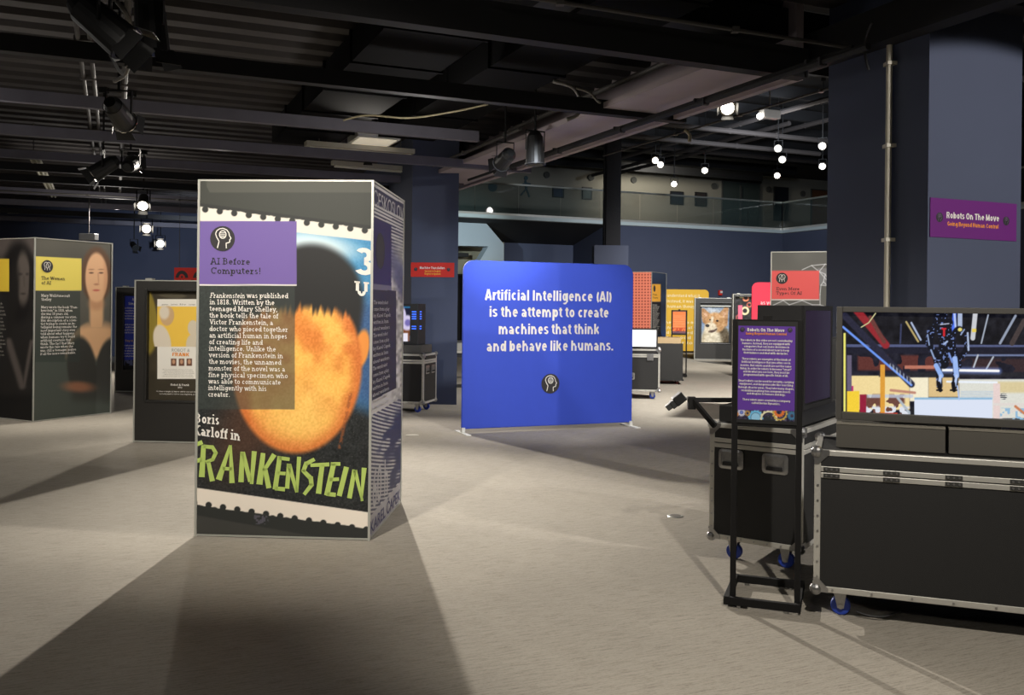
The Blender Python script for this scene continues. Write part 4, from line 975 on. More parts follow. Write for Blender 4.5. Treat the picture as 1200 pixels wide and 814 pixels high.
mb = MB(); R2.line(mb, 'The Women', 48.2, 76, 327.4, 3.9, 'slab'); R2.line(mb, 'of AI', 48.2, 59.8, 333.0, 3.9, 'slab'); mb.build('title_lettering', INKD, K2.o)
mb = MB(); R2.line(mb, 'Mary Wollstonecraft', 48, 81.8, 347.5, 3.2, 'slab'); R2.line(mb, 'Shelley', 48, 60, 352, 3.2, 'slab')
T2 = ['Mary wrote the book "Fran-', 'kenstein" in 1818, when', 'she was 18 years old,', 'during a summer vacation.', 'Her description of a scien-', 'tist trying to create an in-', 'telligent being remains the', 'most important story ever', 'told about what happens', 'when humans try to build', 'artificial creatures that', 'think. The fact that Mary', 'wrote this tale when she', 'was still a teenager makes', 'it all the more remarkable.']
W2 = [91, 85, 80, 90, 90, 88, 90, 88, 87, 87.5, 83, 87, 85.5, 89, 88.5]
for i, s in enumerate(T2): R2.line(mb, s, 47.8 - i * .06, W2[i], 361.0 + i * 3.93, 2.9, 'slab')
mb.build('body_lettering', INKW, K2.o)
def dark_portrait(x, y):
    img = base(x, (34, 32, 31)); img = mixc(img, (92, 84, 80), (1 - sst(290, 320, y)) * .8)
    img = mixc(img, (24, 22, 22), ell(x, y, 22, 330, 20, 48, 0, .2)); img = mixc(img, (84, 77, 72), ell(x, y, 27, 326, 8.5, 31, 0, .25))
    img = mixc(img, (56, 50, 48), ell(x, y, 23.5, 321, 2.6, 1.6, 0, .8) + ell(x, y, 32, 321, 1.8, 1.6, 0, .8) + ell(x, y, 27, 344, 3, 1.2, 0, .8))
    img = mixc(img, (70, 64, 60), lin_(x, y, (28, 324), (28.5, 335), 1.6, 1) * .7); img = mixc(img, (30, 28, 27), np.maximum(ell(x, y, 14, 350, 7, 40, .1, .4), ell(x, y, 37, 340, 3, 34, 0, .4)))
    img = mixc(img, (92, 84, 80), np.maximum(lin_(x, y, (10, 400), (26, 452), 8, 3), lin_(x, y, (37, 400), (28, 452), 4, 2)) * .8)
    img = mixc(img, (22, 21, 21), sst(455, 470, y))
    bx = rct(x, y, -80, 8, 345, 440, .4); img = img * (1 - .5 * bx[..., None]) + np.array((34, 34, 34)) * (.5 * bx[..., None])
    return mixc(img, (206, 176, 58), rct(x, y, -80, 10.8, 303, 341.5, .4))
F2 = K2.front
F2.paint('front_graphic', .016, 1.204, .016, 2.448, 160, 260, dark_portrait, PRINT)
mb = MB()
for i in range(15): P_, wd = slab_text(['a long line of words', 'on a woman of science', 'and her first program'][i % 3]); F2.polys(mb, [[(.12 + x * (.42 + .1 * ((i * 5) % 4) / 4) / wd, 1.56 - i * .05 + y * .03) for x, y in p] for p in P_], .003)
mb.build('body_lettering', mat('grey_print', (130, 126, 120), .6), K2.o)

# ---------------------------------------------------------------- grey kiosk, right
rz3 = math.radians(-20); p3 = at(902, 420, 13.8)
K3 = kiosk('grey kiosk behind the black monitor cabinet with a coral title box and white line drawing', (p3[0], p3[1]), rz3, 1.22, 2.47)
def net(x, y):
    img = base(x, (96, 96, 92)) * (.95 + .1 * vn(x, y, 20, 2))[..., None]
    V = [(940, 316), (951, 311), (967, 309.5), (985, 312), (960, 318), (967, 321), (975, 335), (962, 334), (965, 330), (961, 345), (961, 357), (952, 357), (940, 352), (925, 357), (918, 352), (905, 358), (985, 350), (975, 362)]
    tri = [(0, 1), (1, 2), (2, 3), (1, 4), (2, 4), (4, 5), (5, 6), (6, 7), (7, 8), (8, 5), (7, 9), (9, 10), (10, 11), (11, 12), (12, 13), (13, 14), (14, 15), (6, 16), (16, 17), (10, 17), (8, 16), (4, 6)]
    img = mixc(img, (150, 150, 158), rct(x, y, 958, 990, 314, 334, 1) * .5)
    for a, b in tri: img = mixc(img, (226, 228, 234), lin_(x, y, V[a], V[b], .8, .45) * .85)
    img = mixc(img, (226, 92, 90), rct(x, y, 895, 960, 317, 350.6, .4))
    return mixc(img, (230, 226, 220), rct(x, y, 895, 960, 350.6, 351.6, .3))
F3 = K3.front
F3.paint('front_graphic', .016, 1.204, .9, 2.458, 150, 190, net, PRINT)
mb = MB(); F3.logo(mb, 916.4, 326, 6.6, twin=True); mb.build('logo', [INKD, INKW], K3.o)
mb = MB(); F3.line(mb, 'Even More', 909.5, 937, 340, 3.6, 'slab'); F3.line(mb, 'Types Of AI', 909.5, 939.8, 345, 3.6, 'slab'); mb.build('title_lettering', INKD, K3.o)

# ---------------------------------------------------------------- coral kiosk in the distance
rz4 = math.radians(-26); c4 = at(763, 420, 22.0)[:2]; e4 = np.array([math.cos(rz4), math.sin(rz4)])
K4 = kiosk('distant kiosk right of the blue banner, coral dotted front and navy side', c4 - 1.22 * e4, rz4, 1.22, 2.47)
def dots(x, y):
    img = base(x, (236, 138, 112)); d = np.hypot(np.mod(x - 740, 3.55) - 1.77, (np.mod(y - 320, 3.45) - 1.72) * 1.1)
    return mixc(img, (150, 66, 56), 1 - sst(.75, 1.25, d))
K4.front.paint('front_graphic', .016, 1.204, .4, 2.458, 130, 250, dots, PRINT)
def navy(x, y):
    img = base(x, (46, 58, 80)) * (.85 + .3 * vn(x, y, 12, 4))[..., None]
    img = mixc(img, (36, 70, 140), sst(375, 400, y) * .7); img = mixc(img, (34, 34, 38), rct(x, y, 760, 774.5, 354, 392, .4))
    return mixc(img, (244, 178, 66), rct(x, y, 760, 774.3, 332.8, 353.3, .4))
K4.right.paint('side_graphic', .016, 1.204, .4, 2.458, 90, 160, navy, PRINT)
mb = MB(); K4.right.line(mb, 'Tools', 765, 770, 346, 1.8, 'slab'); K4.right.line(mb, 'Taste', 765, 771, 349.4, 1.8, 'slab')
u_, v_ = K4.right.uv(766.8, 338); K4.right.polys(mb, [[(u_ + .09 * math.cos(i * PI / 8), v_ + .08 * math.sin(i * PI / 8)) for i in range(16)]], .004); mb.build('title_lettering', INKD, K4.o)
mb = MB()
for i in range(16): K4.right.line(mb, ['wide words', 'and more'][i % 2], 764.5, 770 + (i * 7 % 4), 357.5 + i * 2.0, 1.1, 'slab')
mb.build('body_lettering', INKW, K4.o)

# ================================================================== fabric banners
def banner(label, p, q, H, m, group=None):
    d = np.array(q[:2]) - np.array(p[:2]); Wd = np.linalg.norm(d)
    t = Thing('fabric_banner', label, 'banner', (p[0], p[1], 0), math.atan2(d[1], d[0]), group)
    r = .14; out = [(0, .055), (Wd, .055), (Wd, H - r)] + [(Wd - r + r * math.cos(i * PI / 16), H - r + r * math.sin(i * PI / 16)) for i in range(1, 9)] + [(r + r * math.cos(PI / 2 + i * PI / 16), H - r + r * math.sin(PI / 2 + i * PI / 16)) for i in range(0, 9)]
    o = MB().prism(out, 0, .04).build('fabric', m, t.o, bevel=.012)
    f = MB(); f.tube([(.02, .02, .02), (.02, .02, H - r), (r, .02, H - .02), (Wd - r, .02, H - .02), (Wd - .02, .02, H - r), (Wd - .02, .02, .02)], .015)
    f.build('tube_frame', ALU, t.o)
    for x in (.02, Wd - .02):
        MB().box(x - .02, x + .02, -.02, .06, .01, .075).box(x - .03, x + .03, -.22, .26, 0, .012).build('foot', WHITE, t.o)
    t.face = Face(t, (0, 0, 0), (1, 0, 0)); t.W = Wd
    return t
BLUE = mat('royal_blue_fabric', (52, 78, 196), .75, noise=.05, nscale=6, bump=.25)
BN = banner('large blue fabric banner in the centre with white lettering about artificial intelligence', onz(541, 508, 0), onz(740.5, 499.3, 0), 2.19, BLUE)
mb = MB(); f = BN.face
for s, a, b, y in (('Artificial Intelligence (AI)', 567.8, 717.6, 351.3), ('is the attempt to create', 572.8, 713.6, 371), ('machines that think', 583.6, 703, 391.4), ('and behave like humans.', 569.8, 718.8, 411.6)):
    f.line(mb, s, a, b, y, 12.4, 'heavy')
mb.build('lettering', INKW, BN.o)
mb = MB(); f.logo(mb, 644.9, 449.3, 11.6); mb.build('logo', [INKD, INKW], BN.o)
YEL = mat('yellow_fabric', (222, 174, 50), .75)
pY = at(830, 413, 33.2); qd = np.array([math.cos(.1), math.sin(.1)])
BY = banner('distant yellow fabric banner with pale lettering in front of the navy wall', pY[:2] - 2.45 * qd, pY[:2], 2.27, YEL)
mb = MB(); f = BY.face; INKP = mat('pale_yellow_print', (240, 222, 170), .6)
for s, a, b, y in (('does not understand what it', 763, 820, 347.5), ('says to us. Instead, it was made', 757, 826, 354), ('to mimic human thought', 760, 819, 360.2), ('but there is no one', 766, 820, 379), ('that knows what it', 766, 816, 385), ('could be asked', 768, 812, 391), ('of a good', 776, 810, 397), ('answer to', 772, 812, 403)):
    f.line(mb, s, a, b, y, 3.6, 'bold')
mb.build('lettering', INKP, BY.o)
CRIM = mat('crimson_fabric', (204, 40, 66), .75)
pR = at(880, 430, 20.5)
BR_ = banner('crimson fabric banner half hidden behind the grey kiosk', pR[:2], pR[:2] + 2.4 * np.array([math.cos(-.12), math.sin(-.12)]), 2.2, CRIM)
mb = MB(); f = BR_.face; INKR = mat('pale_pink_print', (236, 176, 180), .6)
for s, a, b, y in (('as you speak', 891, 925, 356.5), ('a machine', 889, 920, 366), ('listens', 889.5, 916, 375)): f.line(mb, s, a, b, y, 4.2, 'bold')
mb.build('lettering', INKR, BR_.o)

# ================================================================== framed wooden panels
def framed_panel(label, p, rz, Wd=1.22, H=1.9, group='framed black panels', win=(.13, .13, .75, .13)):
    t = Thing('framed_panel', label, 'display panel', (p[0], p[1], 0), rz, group)
    wood = mat('black_stained_wood', (33, 31, 28), .55, noise=.25, nscale=14, stretch=(6, 6, 1))
    D = .16; l, r, b, tp = win; k = .018
    o = MB(); o.box(k, l, .004, D, .02, H - .012); o.box(Wd - r, Wd - k, .004, D, .02, H - .012); o.box(l, Wd - r, .004, D, .02, b); o.box(l, Wd - r, .004, D, H - tp, H - .012); o.box(l, Wd - r, .06, D, b, H - tp)
    o.build('panel', wood, t.o)
    e = MB(); e.box(0, k, 0, D + .01, 0, H); e.box(Wd - k, Wd, 0, D + .01, 0, H); e.box(k, Wd - k, 0, D + .01, H - .012, H); e.box(k, Wd - k, 0, D + .01, .006, .02)
    e.build('edge_trim', ALUF, t.o)
    m_ = MB(); w_ = .028
    for x0, x1, z0, z1 in ((l, l + w_, b, H - tp), (Wd - r - w_, Wd - r, b, H - tp), (l + w_, Wd - r - w_, b, b + w_), (l + w_, Wd - r - w_, H - tp - w_, H - tp)): m_.box(x0, x1, -.006, .055, z0, z1)
    m_.build('window_moulding', mat('black_moulding', (36, 35, 33), .4), t.o, bevel=.006)
    c = MB(); c.box(.12, .2, .02, .1, H, H + .02); c.box(Wd - .3, Wd - .2, .02, .1, H, H + .02); c.build('clip', ALUF, t.o)
    t.face = Face(t, (0, .06, 0), (1, 0, 0)); t.win = (l + w_, Wd - r - w_, b + w_, H - tp - w_); t.fr = Face(t, (0, .0, 0), (1, 0, 0))
    return t
pF = onz(155.5, 518, 0)
P1_ = framed_panel('framed panel left of the poster kiosk showing a yellow and white film poster', pF, math.radians(-4), 1.22, 1.87, win=(.125, .125, .46, .10))
def robofrank(x, y):
    img = base(x, (66, 60, 48)) * (.9 + .2 * vn(x, y, 10, 3))[..., None]
    # olive and grey reflections of a plastic cover, painted at its rim
    img = mixc(img, (150, 132, 56), ell(x, y, 168, 372, 16, 44, -.12, .1) * (x < 186) * (y < 420)); img = mixc(img, (92, 86, 70), ell(x, y, 202, 346, 16, 3, .05, .2))
    img = mixc(img, (244, 240, 230), rct(x, y, 184.3, 300, 350.3, 443.8, .35))
    img = mixc(img, (250, 206, 84), rct(x, y, 184.3, 300, 359, 406, .35))
    # plain stand-in shapes: a pale rounded form left and a white one right
    img = mixc(img, (214, 178, 132), ell(x, y, 196, 370, 8, 11.5, .1, .1) * (y < 400)); img = mixc(img, (232, 220, 200), np.maximum(ell(x, y, 190, 400, 10, 20, -.2, .1) * (y < 406), ell(x, y, 192.5, 366, 6, 8, 0, .3)))
    img = mixc(img, (222, 210, 186), np.maximum(ell(x, y, 226, 384, 6, 9, 0, .1), ell(x, y, 228, 404, 10, 14, 0, .1) * (y < 406)))
    for cx_ in (203.5, 212.8, 221.8): img = mixc(img, (112, 78, 62), rct(x, y, cx_ - 3.2, cx_ + 3.2, 420, 428.5, .3)); img = mixc(img, (206, 160, 128), ell(x, y, cx_, 423.6, 1.8, 2.8, 0, .2))
    return img
l_, r_, b_, t_ = P1_.win
P1_.face.paint('poster_graphic', l_, r_, b_, t_, 200, 280, robofrank, GLOSSP, parent=P1_.o)
mb = MB(); f = P1_.face
f.line(mb, 'ROBOT &', 201.5, 222.5, 411.8, 3.6, 'sans'); mb.build('title_lettering', mat('grey_print2', (170, 170, 165), .6), P1_.o)
mb = MB(); f.line(mb, 'FRANK', 201.8, 222.2, 417, 4, 'heavy'); mb.build('name_lettering', INKO, P1_.o)
mb = MB()
for i in range(5): f.line(mb, 'a film by several people and many more besides', 190 + (i % 2) * 2, 226 + (i % 3), 433 + i * 2.0, 1.0, 'sans')
for i, s in enumerate(('peter', 'james', 'liv', 'susan')): f.line(mb, s, 190 + i * 10.5, 197.5 + i * 10.5, 357.3, 1.8, 'sans')
mb.build('credit_lettering', mat('grey_print3', (150, 146, 138), .6), P1_.o)
mb = MB(); f.line(mb, 'Robot & Frank', 200, 222, 451.7, 2.4, 'bold'); f.line(mb, '2012', 208.6, 213.6, 454.6, 1.7, 'bold'); f.line(mb, 'A robot is bought to help an elderly man and they', 183.6, 231, 458.8, 1.5, 'sans'); f.line(mb, 'but being used to rob its own neighbors, as if', 187, 230, 461.8, 1.5, 'sans')
mb.build('caption_lettering', INKW, P1_.o)

pB = onz(134, 459, 0)
P2_ = framed_panel('framed panel with a bright blue text board behind the yellow poster panel', pB, math.radians(0), 1.22, 1.88, win=(.12, .12, .38, .13))
l_, r_, b_, t_ = P2_.win
def bluetext(x, y):
    img = base(x, (30, 30, 34)); img = mixc(img, (58, 70, 178), rct(x, y, 140.3, 240, 346.6, 421.6, .3)); return mixc(img, (96, 100, 140), rct(x, y, 140.3, 240, 421.6, 428, .3) * (vn(x, y, 2.2, 6) > .5))
P2_.face.paint('text_board', l_, r_, b_, t_, 150, 190, bluetext, PRINT)
mb = MB(); f = P2_.face
for s, a, b, y in (('A robot that is made to', 155, 185, 352), ('Simple tests of thinking', 150.5, 190, 357)): f.line(mb, s, a, b, y, 3.0, 'bold')
for i in range(5): f.line(mb, 'machines answer in some ways like people do', 144 + (i * 3) % 4, 196 - (i * 3) % 4, 361.5 + i * 3.1, 1.9, 'bold')
for i in range(4): f.line(mb, 'and it is not always easy to find which is which', 144 + (i * 3) % 4, 196 - (i * 3) % 4, 381 + i * 3.1, 1.9, 'bold')
for i in range(5): f.line(mb, 'so what would you ask if you could ask a thing', 144 + (i * 3) % 4, 196 - (i * 3) % 4, 405.5 + i * 3.1, 1.9, 'bold')
mb.build('lettering', INKW, P2_.o)
mb = MB(); f.line(mb, 'Try it out for yourself', 146.5, 186, 400.2, 2.4, 'bold'); mb.build('subtitle_lettering', INKY, P2_.o)

pD = onz(813.5, 421, 0)
P3_ = framed_panel('distant framed panel holding a painting of a corgi dog', pD, math.radians(-3), 1.30, 1.93, win=(.15, .15, .48, .14))
l_, r_, b_, t_ = P3_.win
def corgi(x, y):
    img = base(x, (128, 150, 178)) + (46 * (vn(x, y, 5, 2) - .5))[..., None]; img = mixc(img, (206, 208, 200), rct(x, y, 800, 870, 340, 360, .5))
    img = mixc(img, (190, 186, 178), ell(x, y, 833, 366, 16, 6, 0, .6) * .6)
    body = ell(x, y, 838, 400, 17, 22, .1, .15); img = mixc(img, (206, 190, 158), body); img = mixc(img, (96, 82, 60), ell(x, y, 849, 398, 7, 16, -.15, .3))
    for pts in (((824, 364), (826, 376), (834, 372)), ((851, 362), (842, 372), (850, 380))):
        c = np.mean(pts, 0)
        for k in range(3): img = mixc(img, (178, 132, 88), lin_(x, y, pts[0], pts[1 + k % 2], 5.2, .8))
        img = mixc(img, (212, 168, 134), lin_(x, y, (pts[0] + c) / 2, c, 3, .8) * .8)
    img = mixc(img, (198, 150, 98), ell(x, y, 838, 378, 12, 12, .1, .15)); img = mixc(img, (222, 206, 176), np.maximum(ell(x, y, 833, 385, 7.5, 7.5, .3, .2), lin_(x, y, (835, 372), (833, 382), 3, 1)))
    img = mixc(img, (226, 214, 186), ell(x, y, 836, 402, 10, 15, 0, .3))
    img = mixc(img, (44, 36, 32), ell(x, y, 829, 381.4, 2.3, 1.8, 0, .2) + ell(x, y, 840.6, 375.8, 1.5, 1.1, 0, .2) + ell(x, y, 832, 374.6, 1.0, .8, 0, .2))
    img = mixc(img, (74, 52, 46), np.maximum(ell(x, y, 834.5, 388, 4.2, 1.5, -.15, .4), ell(x, y, 838.5, 386.2, 2.2, 1.0, -.6, .5)) * .85)
    return (img + (44 * (vn(x, y, 1.6, 9) - .5) + 26 * (vn(x, y, 4, 11) - .5))[..., None]) * .84
P3_.face.paint('painting', l_ + .05, r_ - .05, b_ + .03, t_ - .1, 110, 150, corgi, PRINT)
h_ = MB(); h_.box(l_, r_, .0, .05, t_ - .1, t_ - .07); h_.build('picture_light', ALUF, P3_.o)

pC = at(858, 430, 26.0)
P4_ = framed_panel('dark panel of gear pictures between the corgi panel and the crimson banner', pC[:2], math.radians(-4), 1.3, 2.02, win=(.04, .1, .4, .05))
l_, r_, b_, t_ = P4_.win
def gears(x, y):
    img = base(x, (30, 28, 30))
    for cx_, cy_, r_0, c in ((874, 349, 4.2, (190, 112, 80)), (869, 346, 3.2, (206, 206, 150)), (878, 357, 3.2, (150, 80, 66)), (873, 364, 5, (190, 178, 140)), (866, 372, 4, (120, 60, 54))):
        d = np.hypot(x - cx_, y - cy_); img = mixc(img, c, (1 - sst(r_0 - .5, r_0 + .5, d)) * sst(r_0 * .45, r_0 * .6, d))
    img = img + (40 * (vn(x, y, 2, 7) - .4))[..., None]
    return mixc(img, (208, 92, 116), rct(x, y, 866 - 1, 870, 357.5, 382, .3))
P4_.face.paint('collage_graphic', l_, r_, b_, t_, 90, 140, gears, PRINT)

# ================================================================== flight cases
def flight_case(label, loc, rz, W, D, H=.88, base_=.135, seam=.765, handles=(), latches=(), hinge=(), group='wheeled flight cases', far=False):
    t = Thing('flight_case', label, 'flight case', (loc[0], loc[1], 0), rz, group)
    e = .032; s = .004
    MB().box(s, W - s, s, D - s, base_, seam - .006).build('body', LAM, t.o)
    MB().box(s, W - s, s, D - s, seam + .006, H - s).build('lid', LAM, t.o)
    mb = MB()
    for x0, x1 in ((0, e), (W - e, W)):
        for y0, y1 in ((0, e), (D - e, D)): mb.box(x0, x1, y0, y1, base_, H)
    for z0, z1 in ((base_, base_ + e), (H - e * .9, H)):
        for y0, y1 in ((0, e), (D - e, D)): mb.box(e, W - e, y0, y1, z0, z1)
        for x0, x1 in ((0, e), (W - e, W)): mb.box(x0, x1, e, D - e, z0, z1)
    mb.build('edge_trim', ALU, t.o, bevel=.003)
    for nm, z0, z1 in (('body_channel', seam - .03, seam - .003), ('lid_channel', seam + .003, seam + .03)):
        mb = MB()
        mb.box(e, W - e, -.002, .02, z0, z1); mb.box(e, W - e, D - .02, D + .002, z0, z1); mb.box(-.002, .02, e, D - e, z0, z1); mb.box(W - .02, W + .002, e, D - e, z0, z1)
        mb.build(nm, ALU, t.o, bevel=.002)
    if not far:
        mb = MB()
        for i in range(7):
            for x in (W * (i + .5) / 7,): mb.cyl((x, -.001, base_ + .016), (x, -.005, base_ + .016), .006, n=8)
            z = base_ + .08 + i * .08
            for x in (.018, W - .018): mb.cyl((x, -.001, z), (x, -.005, z), .006, n=8)
        mb.build('rivets', STEEL, t.o)
    for x in (0, W):
        for y in (0, D):
            for z in (base_, H):
                m_ = MB(); sx = 1 if x == 0 else -1; sy = 1 if y == 0 else -1; sz = 1 if z == base_ else -1
                m_.ball((x + sx * .012, y + sy * .012, z + sz * .012), .032, 12, 8)
                pl = lambda a, b: [a, b]
                m_.prism([(x - sx * .001, z), (x + sx * .075, z), (x + sx * .075, z + sz * .02), (x + sx * .02, z + sz * .075), (x - sx * .001, z + sz * .075)], y - sy * .004, y + sy * .003)
                m_.box(*sorted((x - sx * .004, x + sx * .003)), *sorted((y, y + sy * .07)), *sorted((z, z + sz * .05)))
                m_.build('corner', STEEL, t.o)
    for x in hinge:
        m_ = MB()
        for z0, z1 in ((seam - .027, seam - .006), (seam + .006, seam + .027)):
            m_.box(x - .04, x + .04, -.006, 0, z0, z1)
            for k in (-.026, 0, .026): m_.cyl((x + k, -.006, (z0 + z1) / 2), (x + k, -.011, (z0 + z1) / 2), .0055, n=8, mi=1)
        m_.build('hinge_plate', [mat('hinge_grey', (92, 92, 90), .4, .7), STEEL], t.o)
    for face, x, z in handles:                                  # recessed dish with folding grip
        m_ = MB(); hw, hh = .082, .062
        def P(a, d, zz): return (a, -d, zz) if face == 'f' else (W + d, a, zz)
        outer = [(x + sx * (hw - .02) + .02 * math.cos(t0), z + sz * (hh - .02) + .02 * math.sin(t0)) for sx, sz, b0 in ((1, 1, 0), (-1, 1, PI / 2), (-1, -1, PI), (1, -1, 1.5 * PI)) for t0 in (b0, b0 + PI / 4, b0 + PI / 2)]
        inner = [(x + (a - x) * .76, z + (b - z) * .72) for a, b in outer]
        n = len(outer)
        for i in range(n):
            j = (i + 1) % n
            m_.face([P(outer[i][0], .004, outer[i][1]), P(outer[j][0], .004, outer[j][1]), P(inner[j][0], .007, inner[j][1]), P(inner[i][0], .007, inner[i][1])])
            m_.face([P(outer[i][0], 0, outer[i][1]), P(outer[j][0], 0, outer[j][1]), P(outer[j][0], .004, outer[j][1]), P(outer[i][0], .004, outer[i][1])])
        m_.face([P(a, .0035, b) for a, b in inner])
        ho = m_.build('handle', STEEL, t.o)
        g_ = MB()
        g_.bar(P(x - .05, .012, z - .028), P(x + .05, .012, z - .028), .018, .02); g_.build('grip', RUBBER if False else BLACK, ho)
        r_ = MB(); r_.bar(P(x - .052, .01, z + .02), P(x - .052, .012, z - .03), .006, .006); r_.bar(P(x + .052, .01, z + .02), P(x + .052, .012, z - .03), .006, .006); r_.build('grip_wire', STEEL, ho)
    for face, x in latches:
        m_ = MB(); 
        if face == 'f': m_.box(x - .055, x + .055, -.006, 0, seam - .085, seam + .035); m_.box(x - .02, x + .02, -.016, -.006, seam - .06, seam + .02)
        else: m_.box(W, W + .006, x - .055, x + .055, seam - .085, seam + .035); m_.box(W + .006, W + .016, x - .02, x + .02, seam - .06, seam + .02)
        m_.build('latch', STEEL, t.o, bevel=.003)
    for x in (.13, W - .13):
        for y in (.10, D - .10):
            m_ = MB(); m_.box(x - .05, x + .05, y - .045, y + .045, base_ - .008, base_)
            m_.prism([(y - .03, base_ - .008), (y + .035, base_ - .008), (y + .018, .038), (y - .012, .038)], x - .03, x - .025) if False else None
            for k in (-.032, .026): m_.prism([(x - .03, base_ - .008), (x + .036, base_ - .008), (x + .022, .04), (x - .010, .04)], y + k, y + k + .006)
            m_.cyl((x, y, base_ - .03), (x, y, base_ - .008), .03, n=12)
            co = m_.build('caster', STEEL, t.o)
            w_ = MB(); w_.cyl((x + .006, y - .020, .05), (x + .006, y + .020, .05), .05, n=24); w_.build('wheel', RUBBER, co, bevel=.006)
            h_ = MB(); h_.cyl((x + .006, y - .036, .05), (x + .006, y + .036, .05), .014, n=10); h_.build('axle', STEEL, co)
    return t

R20 = math.radians(-20); E20 = np.array([math.cos(R20), math.sin(R20)]); N20 = np.array([-math.sin(R20), math.cos(R20)])
cB = np.array([1.603, 4.855])
CASE = flight_case('large black flight case at the right front carrying the wide video screen', cB, R20, 1.34, .62, hinge=(.085, .375, .665, .955, 1.25))
# two fabric risers on the case
def riser(label, x0, x1):
    p = cB + E20 * x0 + N20 * .13
    t = Thing('riser_block', label, 'riser', (*p, .88), R20, 'risers under the wide screen')
    MB().box(0, x1 - x0, 0, .36, 0, .125).build('block', PLINTH, t.o, bevel=.004)
    MB().box(0, x1 - x0, -.003, .36, .125, .135).build('top_edge', mat('riser_edge', (120, 116, 106), .5), t.o)
riser('charcoal riser block under the left half of the wide screen', .105, .637); riser('charcoal riser block under the right half of the wide screen', .652, 1.19)
